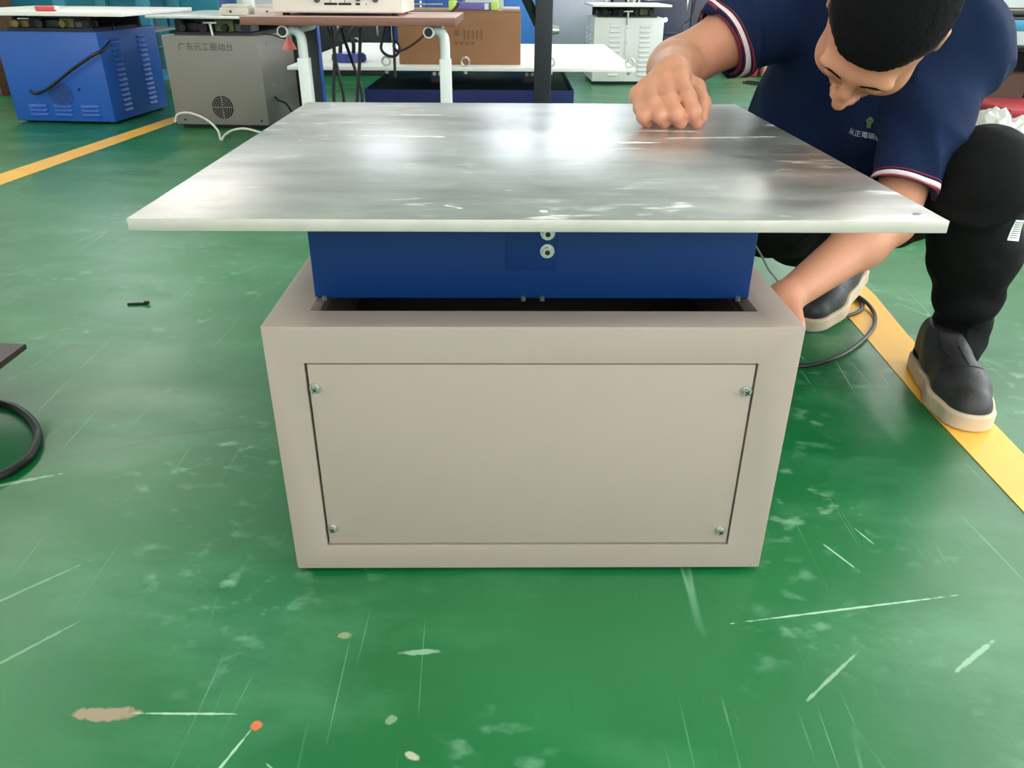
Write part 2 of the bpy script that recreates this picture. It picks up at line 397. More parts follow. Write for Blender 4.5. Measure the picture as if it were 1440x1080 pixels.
def vib_table():
    t = thing('vibration_table', 'taupe steel vibration table with blue head and wide scratched aluminium plate in front', 'machine', (.0235, .7632, 0), .0146)
    W, H, DP = .2929, .339, .64
    # cabinet body: frame front with a recessed opening, sides, top with rectangular opening
    ox0, ox1, oy0, oy1 = -.249, .2525, .044, .58          # top opening
    px0, px1, pz0, pz1 = -.251, .2475, .0435, .2955       # front opening
    # one folded sheet shell: rounded box with a window cut in the front and one in the top
    bm = bmesh.new(); add_box(bm, -W, W, 0, DP, .006, H, .003, 2)
    bm.faces.ensure_lookup_table()
    def cut(pick, inner, depth):
        f = max((f for f in bm.faces if pick(f.normal)), key=lambda f: f.calc_area())
        c_ = f.calc_center_median(); vs = list(f.verts)
        near = lambda v: min(range(4), key=lambda i: (inner[i]-v.co).length)
        ins = {near(v): bm.verts.new(inner[near(v)]) for v in vs}
        deep = {k: bm.verts.new(v.co+Vector(depth)) for k, v in ins.items()}
        for i in range(4):
            p_, q_ = vs[i], vs[(i+1) % 4]; a_, b_ = near(p_), near(q_)
            bm.faces.new((p_, q_, ins[b_], ins[a_])); bm.faces.new((ins[a_], ins[b_], deep[b_], deep[a_]))
        bm.faces.remove(f)
    bm.normal_update()
    cut(lambda n: n.y < -.9, [Vector(q) for q in ((px0, 0, pz0), (px1, 0, pz0), (px1, 0, pz1), (px0, 0, pz1))], (0, .014, 0))
    cut(lambda n: n.z > .9, [Vector(q) for q in ((ox0, oy0, H), (ox1, oy0, H), (ox1, oy1, H), (ox0, oy1, H))], (0, 0, -.03))
    bm_obj('cabinet_shell', bm, CAB, t)
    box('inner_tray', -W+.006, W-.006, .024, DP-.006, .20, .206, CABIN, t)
    box('inner_liner', px0-.003, px1+.003, .0145, .019, pz0-.003, pz1+.003, DARKGAP, t, bev=0)
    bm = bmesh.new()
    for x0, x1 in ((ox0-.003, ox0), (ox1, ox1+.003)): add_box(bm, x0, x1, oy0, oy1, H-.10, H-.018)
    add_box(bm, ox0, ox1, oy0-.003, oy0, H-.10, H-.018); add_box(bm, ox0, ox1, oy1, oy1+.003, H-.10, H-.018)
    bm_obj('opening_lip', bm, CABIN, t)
    for sx in (-1, 1):
        for y in (.05, DP-.05): cyl('rubber_foot', (sx*(W-.05), y, 0), (sx*(W-.05), y, .008), .022, DARKGAP, t)
    fp = box('front_panel', px0+.0025, px1-.0018, .0015, .012, pz0+.0018, pz1-.0022, CAB, t, bev=.0012)
    sm = None
    for (x, z) in ((-.2421, .2637), (.2393, .2603), (.2355, .0646), (-.242, .0691)):
        if sm is None: sm = bm_obj('screw', screw_mesh(.0048, .0055), ZINC, fp, loc=(x, .0015, z)); s = sm
        else: s = dup(sm, fp, (x, .0015, z))
    # cross recess of each screw (own dark part would be a fourth level: modelled in the screw mesh)
    bm = bmesh.new(); bm.from_mesh(sm.data)
    for a in (.6, .6+PI/2):
        add_box(bm, -.0032, .0032, -.0059, -.0050, -.0006, .0006, mtx=Matrix.Rotation(a, 4, 'Y'))
    n0 = len(sm.data.polygons); bm.to_mesh(sm.data); bm.free(); sm.data.materials.append(DARKGAP)
    for p in sm.data.polygons[n0:]: p.material_index = 1
    # blue head
    hb = box('blue_housing', -.2525, .2545, .0865, .56, .337, .4585, BLUE, t, bev=.0025)
    box('mounting_plate', -.03, .0275, .0853, .0868, .3725, .4583, BLUE, t, bev=.0005)
    for z in (.4165, .3955):
        bm = bmesh.new(); add_cyl(bm, (0, 0, 0), (0, -.0015, 0), .0082); add_cyl(bm, (0, -.0015, 0), (0, -.007, 0), .0062, .0056)
        o = bm_obj('hex_socket_bolt', bm, ZINC, t, loc=(.0165, .0853, z))
        cyl('socket', (0, -.0068, 0), (0, -.0074, 0), .0032, DARKGAP, o, n=6)
    for x, y in ((-.24, .0815), (-.01, .0815), (.012, .0815), (.24, .0815)): cyl('nut', (x, y, .337), (x, y, .342), .003, ZINC, t, n=6)
    # plate
    p = box('table_plate', -.3817, .3845, -.0535, .699, .4585, .4704, ALU, t, bev=.0008)
    p.data.materials.append(ALUEDGE)
    for f in p.data.polygons:
        if abs(f.normal.z) < .5: f.material_index = 1
    for x, y in ((-.335, .66), (.0, -.025), (.34, .66), (.36, -.03)): cyl('countersunk_screw', (x+.005, y, .4702), (x+.005, y, .4708), .0042, ZINC, t, n=16)
    return t
vib_table()
CABLE = mat('black_cable', (22, 24, 24), .4)
tag(tube('thin_wire', [(.276, 1.27, .44), (.33, 1.24, .37), (.386, 1.2, .294), (.396, 1.15, .272), (.412, 1.1, .238), (.40, 1.02, .12), (.37, .95, .004)], .0016, mat('grey_wire', (110, 122, 118), .4), n=6),
    'thin grey wire hanging from the blue head beside the forearm', 'wire')

# ------------------------------------------------------------------ signed distance sculpting
class SDF:
    def __init__(s, lo, hi, h):
        s.lo = np.array(lo, float); s.h = h
        s.n = np.ceil((np.array(hi)-s.lo)/h).astype(int)+1
        s.D = np.full(s.n, .05, np.float32)
        s.ax = [s.lo[i]+h*np.arange(s.n[i]) for i in range(3)]
    def sub(s, lo, hi):
        a = np.clip(np.floor((np.array(lo)-s.lo)/s.h).astype(int), 0, s.n); b = np.clip(np.ceil((np.array(hi)-s.lo)/s.h).astype(int)+1, 0, s.n)
        sl = tuple(slice(i, j) for i, j in zip(a, b))
        g = [s.ax[0][sl[0]][:, None, None].astype(np.float32), s.ax[1][sl[1]][None, :, None].astype(np.float32), s.ax[2][sl[2]][None, None, :].astype(np.float32)]
        return sl, g
    def put(s, sl, d, k, op='u'):
        A = s.D[sl]
        if A.size == 0: return
        if op == 'u':
            if k > 0:
                hh = np.maximum(k-np.abs(A-d), 0)/k; s.D[sl] = np.minimum(A, d)-hh*hh*k*.25
            else: s.D[sl] = np.minimum(A, d)
        else:
            d = -d
            if k > 0:
                hh = np.maximum(k-np.abs(A-d), 0)/k; s.D[sl] = np.maximum(A, d)+hh*hh*k*.25
            else: s.D[sl] = np.maximum(A, d)
    def cap(s, a, b, ra, rb=None, k=.015, op='u', flat=None):
        """tapered capsule; flat=(dir, f) stretches distance along dir (f>1 flattens)"""
        rb = ra if rb is None else rb
        a, b = np.array(a, float), np.array(b, float); R = max(ra, rb)+.03+k
        sl, (X, Y, Z) = s.sub(np.minimum(a, b)-R, np.maximum(a, b)+R)
        d = b-a; L2 = max((d**2).sum(), 1e-9)
        px, py, pz = X-a[0], Y-a[1], Z-a[2]
        t = np.clip((px*d[0]+py*d[1]+pz*d[2])/L2, 0, 1)
        qx, qy, qz = px-t*d[0], py-t*d[1], pz-t*d[2]
        q2 = qx*qx+qy*qy+qz*qz
        if flat is not None:
            n = np.array(flat[0], float); n /= np.linalg.norm(n)
            pr = qx*n[0]+qy*n[1]+qz*n[2]; q2 = q2+pr*pr*(flat[1]**2-1)
        s.put(sl, np.sqrt(q2)-(ra+(rb-ra)*t), k, op)
    def chain(s, pts, rs, k=.015, op='u', flat=None):
        for i in range(len(pts)-1): s.cap(pts[i], pts[i+1], rs[i], rs[i+1], k, op, flat)
    def ell(s, c, r, M=None, k=.015, op='u'):
        """ellipsoid, M rows = local axes"""
        c = np.array(c, float); M = np.eye(3) if M is None else np.array(M, float); R = max(r)+.03+k
        sl, (X, Y, Z) = s.sub(c-R, c+R)
        px, py, pz = X-c[0], Y-c[1], Z-c[2]
        u = [(px*M[i][0]+py*M[i][1]+pz*M[i][2]) for i in range(3)]
        k0 = np.sqrt(sum((u[i]/r[i])**2 for i in range(3))); k1 = np.sqrt(sum((u[i]/r[i]**2)**2 for i in range(3)))
        s.put(sl, k0*(k0-1)/np.maximum(k1, 1e-6), k, op)
    def halfspace(s, p, n, box_lo, box_hi):
        """cut away everything on the +n side of the plane through p, within a box"""
        n = np.array(n, float); n /= np.linalg.norm(n)
        sl, (X, Y, Z) = s.sub(box_lo, box_hi)
        d = (X-p[0])*n[0]+(Y-p[1])*n[1]+(Z-p[2])*n[2]
        s.D[sl] = np.maximum(s.D[sl], d)
    def mesh(s, off=(0, 0, 0)):
        Dd = s.D; S = Dd < 0; h = s.h
        c0 = S[:-1, :-1, :-1]
        mix = np.zeros(c0.shape, bool)
        cor = [(i, j, k) for i in (0, 1) for j in (0, 1) for k in (0, 1)]
        nx, ny, nz = S.shape
        V = lambda A, c: A[c[0]:nx-1+c[0], c[1]:ny-1+c[1], c[2]:nz-1+c[2]]
        for c in cor[1:]: mix |= (V(S, c) != c0)
        I = np.argwhere(mix); idx = -np.ones(mix.shape, np.int32); idx[mix] = np.arange(len(I))
        val = np.stack([Dd[I[:, 0]+c[0], I[:, 1]+c[1], I[:, 2]+c[2]] for c in cor], 1)
        acc = np.zeros((len(I), 3)); cnt = np.zeros(len(I))
        for a in range(8):
            for b in range(a+1, 8):
                df = np.abs(np.array(cor[a])-np.array(cor[b]))
                if df.sum() != 1: continue
                va, vb = val[:, a], val[:, b]; m = (va < 0) != (vb < 0)
                t = np.where(m, va/np.where(m, va-vb, 1), 0)
                p = np.array(cor[a])[None]+t[:, None]*(np.array(cor[b])-np.array(cor[a]))[None]
                acc += p*m[:, None]; cnt += m
        P = s.lo + h*(I+acc/cnt[:, None]) - np.array(off)
        F = []
        for ax in range(3):
            o1, o2 = [(1, 2), (2, 0), (0, 1)][ax]
            A = S.take(range(0, S.shape[ax]-1), ax); B = S.take(range(1, S.shape[ax]), ax)
            E = np.argwhere(A != B); 
            ok = (E[:, o1] > 0) & (E[:, o2] > 0) & (E[:, o1] < S.shape[o1]-1) & (E[:, o2] < S.shape[o2]-1); E = E[ok]
            ins = A[E[:, 0], E[:, 1], E[:, 2]]
            def cell(da, db):
                q = E.copy(); q[:, o1] -= da; q[:, o2] -= db; return idx[q[:, 0], q[:, 1], q[:, 2]]
            q = np.stack([cell(1, 1), cell(0, 1), cell(0, 0), cell(1, 0)], 1)
            q[~ins] = q[~ins][:, ::-1]; F.append(q)
        return P, np.concatenate(F)
def np_obj(name, P, F, m, parent):
    me = D.meshes.new(name)
    me.vertices.add(len(P)); me.vertices.foreach_set('co', np.asarray(P, np.float32).ravel())
    me.loops.add(F.size); me.loops.foreach_set('vertex_index', np.asarray(F, np.int32).ravel())
    me.polygons.add(len(F)); me.polygons.foreach_set('loop_start', np.arange(0, F.size, 4, dtype=np.int32))
    me.polygons.foreach_set('loop_total', np.full(len(F), 4, np.int32))
    for k in (m if isinstance(m, list) else [m]): me.materials.append(k)
    me.update(calc_edges=True); me.validate(); me.shade_smooth()
    return link(D.objects.new(name, me), parent)
def relax(P, F, it=2, lam=.5):
    for _ in range(it):
        S = np.zeros_like(P); C = np.zeros(len(P))
        for a in range(4):
            i, j = F[:, a], F[:, (a+1) % 4]
            for k in range(3): S[:, k] += np.bincount(i, P[j, k], len(P)) + np.bincount(j, P[i, k], len(P))
            C += np.bincount(i, minlength=len(P)) + np.bincount(j, minlength=len(P))
        P = P + lam*(S/C[:, None]-P)
    return P
def normals(P, F):
    n = np.cross(P[F[:, 2]]-P[F[:, 0]], P[F[:, 3]]-P[F[:, 1]]); N = np.zeros_like(P)
    for a in range(4):
        for k in range(3): N[:, k] += np.bincount(F[:, a], n[:, k], len(P))
    return N/np.maximum(np.linalg.norm(N, axis=1), 1e-12)[:, None]
def wrinkle(P, F, fn):
    N = normals(P, F)
    d = np.array([fn(Vector(p)) for p in P])
    return P + N*d[:, None]

# ------------------------------------------------------------------ the squatting technician
def at(px, py, y):
    """world point at depth y seen at that pixel of the 1440x1080 frame"""
    u, v = px-720, py-540; cr, sr = math.cos(ROLL), math.sin(ROLL)
    a, b = u*cr+v*sr, -u*sr+v*cr; c, s = math.cos(PITCH), math.sin(PITCH)
    d = (a/FPX, c-b/FPX*s, -s-b/FPX*c); t = y/d[1]
    return np.array([d[0]*t, y, CH+d[2]*t])
def build_person():
    A = lambda *v: np.array(v, float)
    unit = lambda v: v/np.linalg.norm(v)
    R0 = (.70, 1.45, 0.0)
    SKIN = mat('skin', (196, 136, 108), .5, var=.05, scale=14, bump=.08, bscale=300)
    SKIN.node_tree.nodes['Principled BSDF'].inputs['Subsurface Weight'].default_value = .12
    SKIN.node_tree.nodes['Principled BSDF'].inputs['Subsurface Radius'].default_value = (.012, .005, .003)
    HAIR = mat('hair', (17, 17, 19), .8, var=.6, scale=420, bump=.8, bscale=1400, spec=.12)
    NAVY = mat('navy_pique', (10, 31, 66), .85, var=.12, scale=200, bump=.25, bscale=900, spec=.25)
    BLACK = mat('black_trouser_cloth', (11, 12, 13), .85, var=.2, scale=120, bump=.2, bscale=700, spec=.2)
    LEATH = mat('black_shoe_upper', (42, 42, 44), .5, var=.15, scale=60, bump=.2, bscale=300)
    SOLE = mat('cream_rubber_sole', (206, 186, 160), .6, var=.10, scale=30)
    WHITE = mat('white_trim', (232, 214, 218), .7)
    RED = mat('dark_red_trim', (120, 26, 44), .7)
    person = thing('person', 'person in navy polo and black trousers squatting by the plate, head bent, hand on it', 'person', R0)
    # joints
    RS, RE, RW = A(.515, 1.575, .640), A(.296, 1.53, .526), at(945, 108, 1.315)
    LS, LE, LW = A(.722, 1.385, .575), at(1252, 310, 1.25), at(1104, 420, 1.12)
    C7 = A(.635, 1.45, .670)
    RHp, LHp = A(.57, 1.80, .24), A(.73, 1.71, .25)
    LK, LA = at(1392, 245, 1.25), A(.830, 1.33, .09)
    RK, RA = A(.475, 1.40, .30), A(.765, 1.69, .135)
    # head frame
    HC = at(1249, 20, 1.20)
    c = unit(A(0, 0, CH)-HC); e1 = unit(np.cross(A(0, 0, 1), c)); e2 = np.cross(c, e1)
    q = math.radians(HEAD_TILT); dn = -math.sin(q)*e1-math.cos(q)*e2
    p = math.radians(HEAD_PITCH)
    U = math.sin(p)*c - math.cos(p)*dn; F = math.cos(p)*c + math.sin(p)*dn
    yw = math.radians(HEAD_YAW); Rt = np.cross(F, U)
    F, Rt = F*math.cos(yw)+Rt*math.sin(yw), Rt*math.cos(yw)-F*math.sin(yw)
    M = np.array([Rt, F, U]); HS = 1.01
    hp = lambda r, f, u: HC + HS*(r*Rt+f*F+u*U)
    # ---- body
    s = SDF((.10, .95, -.01), (1.02, 1.95, .80), .0028)
    # arms
    s.chain([RS, RS+(RE-RS)*.55, RE, RE+(RW-RE)*.3, RW], [.055, .049, .046, .045, .031], .02)
    s.chain([LS, LS+(LE-LS)*.55, LE, LE+(LW-LE)*.3, LW], [.050, .042, .038, .040, .025], .02)
    # trunk, neck and legs under the clothes
    L = unit(LS-RS)
    s.cap(RS, LS, .055, .055, .02)
    for o in (-.05, .05):
        s.chain([A(.64, 1.50, .58)+L*o, A(.645, 1.62, .42)+L*o, A(.65, 1.73, .27)+L*o], [.085, .08, .09], .03)
    s.chain([RHp, RK, RA], [.075, .045, .032], .02); s.chain([LHp, LK+A(.004, .03, -.02), LA], [.075, .042, .032], .02)
    s.cap(C7-(C7-HC)*.05, hp(0, -.045, -.03), .056, .055, .03)
    # head
    ell = lambda cc, r, k=.015, op='u': s.ell(hp(*cc), [x*HS for x in r], M, k, op)
    ell((0, -.012, .018), (.077, .098, .086))
    ell((0, .036, -.040), (.063, .058, .082), .03)
    ell((0, .062, -.108), (.032, .028, .024), .03)
    for sg in (-1, 1):
        ell((sg*.044, .056, -.050), (.022, .024, .026), .025)
        ell((sg*.028, .086, .006), (.026, .010, .008), .02)
        ell((sg*.031, .103, -.013), (.016, .012, .009), .008, 's')
        ell((sg*.031, .086, -.015), (.014, .011, .0095), .004)
        ell((sg*.0785, -.004, -.020), (.009, .017, .030), .006)
        ell((sg*.090, .002, -.018), (.007, .010, .020), .004, 's')
    s.chain([hp(0, .090, .002), hp(0, .106, -.028), hp(0, .116, -.050)], [.008, .0085, .0112], .010)
    for sg in (-1, 1): ell((sg*.012, .104, -.054), (.0085, .010, .008), .005)
    s.cap(hp(-.018, .094, -.076), hp(.018, .094, -.076), .006, .006, .006)
    s.cap(hp(-.016, .093, -.088), hp(.016, .093, -.088), .007, .007, .006)
    # right hand resting on the plate: palm, four curled fingers, thumb at the side
    fingers = [
        ([(956, 110, 1.275), (967, 137, 1.228), (976, 158, 1.208), (980, 172, 1.216)], [.0130, .0126, .0116, .0106]),
        ([(934, 113, 1.280), (941, 140, 1.226), (951, 160, 1.204), (957, 172, 1.212)], [.0130, .0126, .0118, .0108]),
        ([(914, 122, 1.278), (918, 145, 1.228), (928, 162, 1.208), (934, 172, 1.216)], [.0126, .0122, .0112, .0104]),
        ([(899, 134, 1.272), (901, 151, 1.236), (905, 164, 1.216), (911, 172, 1.224)], [.0116, .0110, .0102, .0094])]
    J = []
    for pts, rs in fingers:
        P = [at(*q_) for q_ in pts]; J.append(P)
        s.chain(P, rs, .003)
        for a_, r_ in zip(P[:3], rs): s.ell(a_, (r_*1.08,)*3, None, .003)
    for P in J: s.cap(RW, P[0], .026, .0135, .012)
    s.cap(J[0][0], J[3][0], .0125, .011, .008)
    s.chain([RW+(J[0][0]-RW)*.3, at(979, 124, 1.280), at(988, 146, 1.250), at(986, 166, 1.236)], [.020, .0140, .0125, .0100], .006)
    for (px_, py_, y_) in ((980, 176, 1.205), (957, 177, 1.203), (933, 177, 1.205)): pass
    # left hand: fingers closing on the cabinet side
    d = unit(A(-.045, -.09, -.015)); side = unit(np.cross(d, A(0, 0, 1))); nrm = np.cross(side, d)
    palm = LW+d*.075
    for i, o in enumerate((-.030, -.010, .010, .029)):
        m0 = palm+side*o; ln = (.034, .040, .038, .029)[i]
        s.cap(LW, m0, .022, .013, .012)
        q1 = m0+d*ln*.9-nrm*.012; q2 = q1+d*ln*.4-nrm*ln*.5; q3 = q2-nrm*ln*.5
        s.chain([m0, q1, q2, q3], [.0105, .0098, .0088, .0078], .003)
    s.chain([LW+d*.02+side*.01, LW+d*.055+side*.035, LW+d*.085+side*.04-nrm*.01, LW+d*.10+side*.035-nrm*.02], [.016, .0125, .011, .009], .006)
    P, Fc = s.mesh(R0); P = relax(P, Fc, 2, .5)
    body = np_obj('body', P, Fc, SKIN, person)
    bl = MATS['skin']; del s
    # small nails on the resting hand and the brows, lids as sub parts
    # ---- hair
    h = SDF(HC-.14, HC+.14, .003)
    h.ell(hp(0, -.013, .020), [x*HS for x in (.0815, .1030, .0915)], M, 0)
    n = unit(-.62*F*1.0 + .78*U)*-1                       # cut: below the plane front hairline - nape
    X, Y, Z = np.meshgrid(*h.ax, indexing='ij')
    rel = np.stack([X-HC[0], Y-HC[1], Z-HC[2]], -1)
    r_, f_, u_ = rel@Rt, rel@F, rel@U
    hairline = .039 - .55*np.clip(.088-f_, 0, .06) - .30*np.clip(.028-f_, 0, .2) + .016*np.clip(np.abs(r_)-.030, 0, .03)/.03*(f_ > .03)
    hairline = hairline - 5.0*(r_**2)*(f_ > .2)
    cutd = (hairline-u_)*.8
    h.D = np.maximum(h.D, cutd.astype(np.float32))
    for sg in (-1, 1): h.ell(hp(sg*.082, .0, -.020), [x*HS for x in (.02, .020, .036)], M, .004, 's')
    P, Fc = h.mesh(R0); P = relax(P, Fc, 1, .4)
    P = wrinkle(P, Fc, lambda v: .0014*noise.noise(v*300)+.0008*noise.noise(v*90))
    hair = np_obj('hair', P, Fc, HAIR, person)
    # close-cropped sides: the skin shows through towards the temples and the nape
    q3 = P+np.array(R0)-HC; rr_, ff_, uu_ = q3@Rt, q3@F, q3@U
    line = .039 - .55*np.clip(.088-ff_, 0, .06) - .30*np.clip(.028-ff_, 0, .2)
    side_ = np.clip((np.abs(rr_)-.030)/.035, 0, 1); edge = np.clip(1-(uu_-line)/.050, 0, 1)
    fade = np.clip(edge*(.12+.88*side_), 0, 1).astype(np.float32)
    at_ = hair.data.attributes.new('fade', 'FLOAT', 'POINT'); at_.data.foreach_set('value', fade)
    nt = HAIR.node_tree; b_ = nt.nodes['Principled BSDF']; src = b_.inputs['Base Color'].links[0].from_socket
    an = ND(nt, 'ShaderNodeAttribute', attribute_name='fade')
    sp = NOISE(nt, ND(nt, 'ShaderNodeTexCoord').outputs['Object'], 700, 2)
    fac = RANGE(nt, MATH(nt, 'ADD', an.outputs['Fac'], MATH(nt, 'MULTIPLY', MATH(nt, 'SUBTRACT', sp, .5), .9)), .35, .95, 0, .8)
    nt.links.new(MIX(nt, fac, src, lin((136, 106, 88))), b_.inputs['Base Color'])
    # eyebrows and closed eye lines
    bvh = BVHTree.FromPolygons([tuple(v) for v in (np.array([w.co[:] for w in body.data.vertices]))], [tuple(f.vertices) for f in body.data.polygons])
    off = np.array(R0)
    def face_hit(r, f, u):
        o = hp(r, .16, u)-off; hit = bvh.ray_cast(Vector(o), Vector(-F))
        return np.array(hit[0]) if hit[0] is not None else hp(r, f, u)-off
    for sg in (-1, 1):
        pts = [Vector(face_hit(sg*x, .09, u)+F*.0005) for x, u in ((.014, .003), (.024, .009), (.036, .010), (.047, .003))]
        tube('eyebrow', pts, [.0006]+[.0014]*8+[.0015]*8+[.0010]*7+[.0004], HAIR, person, n=6)
        pts = [Vector(face_hit(sg*x, .09, u)+F*.0003) for x, u in ((.019, -.019), (.031, -.0225), (.043, -.019))]
        tube('eyelash_line', pts, .0008, HAIR, person, n=5)
    # ---- polo shirt
    s = SDF((.22, .98, .08), (1.05, 1.98, .86), .004)
    s.cap(RS, LS, .078, .078, .03)
    Ch, Mi, Pe = A(.655, 1.515, .570), A(.655, 1.61, .42), A(.65, 1.73, .27)
    for o, kk in ((-.062, 1), (.062, 1), (0, 1)):
        s.chain([Ch+L*o, Mi+L*o*1.1, Pe+L*o*1.05], [.104, .108, .118], .04)
    s.chain([A(.700, 1.43, .57), A(.690, 1.47, .45), A(.68, 1.58, .34)], [.085, .085, .09], .05)
    s.cap(C7, RS, .060, .064, .04); s.cap(C7, LS, .062, .068, .04)
    hemR = RS+(RE-RS)*.66; hemL = LS+(LE-LS)*.84
    s.chain([RS, RS+(hemR-RS)*.5, hemR+(RE-RS)*.1], [.078, .072, .066], .03)
    s.chain([LS, LS+(hemL-LS)*.5, hemL+(LE-LS)*.1], [.072, .060, .052], .03)
    for hem, dr, rr in ((hemR, unit(RE-RS+A(-.02, -.05, -.02)), .059), (hemL, unit(LE-LS), .047)):
        s.halfspace(hem, dr, hem-.10+dr*.04, hem+.10+dr*.04)
        s.cap(hem-dr*.02, hem+dr*.05, rr, rr, 0, 's')
    # neck opening
    s.cap(C7-(HC-C7)*.02, C7+(HC-C7)*.6, .052, .06, .01, 's')
    P, Fc = s.mesh(R0); P = relax(P, Fc, 4, .6)
    aR, aL = unit(RE-RS), unit(LE-LS)
    spine = unit(Ch-Pe)
    def fold(v):
        w = Vector(v)+Vector(R0)
        q_ = np.array(w)
        n1 = noise.noise(Vector((w.x*7, w.y*7, w.z*13)))
        rid = 1-abs(noise.noise(Vector((w.x*9+3, w.y*6, w.z*5+w.x*8))))*2.2
        fine = noise.noise(w*38)
        return .010*n1+.013*max(0, rid)**2-.004+.0009*fine
    P = wrinkle(P, Fc, fold); P = relax(P, Fc, 1, .3)
    shirt = np_obj('polo_shirt', P, Fc, NAVY, person)
    sb = BVHTree.FromPolygons([tuple(v) for v in P], [tuple(f) for f in Fc])
    # sleeve bands laid on the cloth
    def band(hem, dr, d0, d1, m, name, out=.0012):
        dr = unit(dr); a_ = unit(np.cross(dr, A(.3, .2, 1))); b_ = np.cross(dr, a_); V, Fs = [], []; N = 56
        for i in range(N):
            th = 2*PI*i/N; ra = math.cos(th)*a_+math.sin(th)*b_
            row = []
            for dd in (d0, d1):
                o = hem-dr*dd-off
                hit = sb.ray_cast(Vector(o+ra*.12), Vector(-ra), .12)
                rr = .06 if hit[0] is None else (np.array(hit[0])-o)@ra
                row.append(min(rr, .085))
            V.append([hem-off-dr*d0+ra*(row[0]+out), hem-off-dr*d1+ra*(row[1]+out), hem-off-dr*d1+ra*(row[1]-.002), hem-off-dr*d0+ra*(row[0]-.002)])
        W = [v for r in V for v in r]
        for i in range(N):
            j = (i+1) % N
            for k in range(4): Fs.append((i*4+k, j*4+k, j*4+(k+1) % 4, i*4+(k+1) % 4))
        bm = bmesh.new(); vs = [bm.verts.new(v) for v in W]
        for f in Fs: bm.faces.new([vs[k] for k in f])
        bm_obj(name, bm, m, shirt, smooth=True)
    for hem, dr in ((hemR, unit(RE-RS+A(-.02, -.05, -.02))), (hemL, unit(LE-LS))):
        band(hem, dr, .001, .007, RED, 'red_cuff_stripe'); band(hem, dr, .0072, .014, WHITE, 'white_cuff_stripe'); band(hem, dr, .0165, .0185, RED, 'red_cuff_stripe')
    # collar
    cc = C7+(HC-C7)*.22; cd = unit(HC-C7); ca = unit(np.cross(cd, A(1, 0, 0))); cb = np.cross(cd, ca)
    bm = bmesh.new(); V = []; N = 40
    for i in range(N):
        th = 2*PI*i/N; ra = math.cos(th)*ca+math.sin(th)*cb
        V.append([bm.verts.new(cc-off+ra*r_+cd*z_) for r_, z_ in ((.064, .012), (.072, .006), (.088, -.022), (.084, -.024), (.068, .0), (.060, .004))])
    for i in range(N):
        for k in range(6): bm.faces.new((V[i][k], V[(i+1) % N][k], V[(i+1) % N][(k+1) % 6], V[i][(k+1) % 6]))
    bm_obj('collar', bm, NAVY, shirt, smooth=True)
    # embroidered lettering and emblem on the left chest
    def print_on(bv, parent, name, me, m, P0, n, x_ax, lift=.0011):
        n = unit(n); x_ax = unit(x_ax-(x_ax@n)*n); y_ax = np.cross(n, x_ax)
        for v in me.vertices:
            o = P0+x_ax*v.co.x+y_ax*v.co.y
            hit = bv.ray_cast(Vector(o+n*.06), Vector(-n), .2)
            q_ = np.array(hit[0])+n*(lift+v.co.z) if hit[0] is not None else o
            v.co = Vector(q_)
        me.materials.clear(); me.materials.append(m); me.update()
        return link(D.objects.new(name, me), parent)
    cam = A(0, 0, CH)-off
    def hit_px(bv, px, py):
        d_ = unit(at(px, py, 1.0)-A(0, 0, CH)); h_ = bv.ray_cast(Vector(cam), Vector(d_)); return (np.array(h_[0]), np.array(h_[1])) if h_[0] is not None else (at(px, py, 1.35)-off, -d_)
    P0, n0 = hit_px(sb, 1216, 190); P1, _ = hit_px(sb, 1200, 186); P2, _ = hit_px(sb, 1232, 194)
    n0 = unit(n0+unit(cam-P0)*.8)
    LOGO = mat('white_embroidery', (206, 208, 226), .7); GRN = mat('green_embroidery', (84, 116, 60), .7)
    print_on(sb, shirt, 'chest_lettering', text_mesh('从正電磁閥', .0118, .0002), LOGO, P0, n0, P2-P1)
    bm = bmesh.new()
    for (x, y, w, hh) in ((.004, .020, .0035, .010), (.0, .026, .002, .005), (.008, .027, .002, .005), (.004, .030, .003, .004)):
        add_box(bm, x-w, x+w, y-hh*.6, y+hh*.6, 0, .0005)
    me = D.meshes.new('chest_emblem'); bm.to_mesh(me); bm.free()
    print_on(sb, shirt, 'chest_emblem', me, GRN, P0, n0, P2-P1)
    # ---- trousers
    s = SDF((.30, 1.05, .02), (1.02, 1.98, .56), .004)
    s.cap(RHp, LHp, .12, .12, .03)
    kn = LK+A(.004, .03, -.012)
    s.chain([LHp, LHp+(kn-LHp)*.5, kn], [.115, .098, .080], .03)
    s.chain([kn, kn+(LA-kn)*.45+A(.008, .01, 0), LA+A(0, .0, .015), LA+A(-.004, -.004, -.022)], [.080, .068, .050, .053], .02)
    s.chain([RHp, RHp+(RK-RHp)*.5, RK], [.115, .10, .085], .03)
    s.chain([RK, RK+(RA-RK)*.5, RA+A(0, 0, 0.01)], [.085, .07, .052], .02)
    P, Fc = s.mesh(R0); P = relax(P, Fc, 3, .6)
    sh = unit(LK-LA); 
    def tfold(v):
        w = Vector(v)+Vector(R0); q_ = np.array(w)
        t = (q_-LA)@sh
        k = math.exp(-max(t-.02, 0)/.10)
        wv = noise.noise(Vector((w.x*16, w.y*16, t*26+w.x*9)))
        low = (1 if w.z < .40 else 0)
        rid = max(0, 1-abs(noise.noise(Vector((w.x*6+1, w.y*6, w.z*11))))*2.4)**2
        return .020*k*wv*low+.013*rid+.001*noise.noise(w*40)-.003
    P = wrinkle(P, Fc, tfold); P = relax(P, Fc, 1, .5)
    tro = np_obj('trousers', P, Fc, BLACK, person)
    tb = BVHTree.FromPolygons([tuple(v) for v in P], [tuple(f) for f in Fc])
    P0, n0 = hit_px(tb, 1429, 324); Pa, _ = hit_px(tb, 1421, 339); Pb, _ = hit_px(tb, 1432, 312)
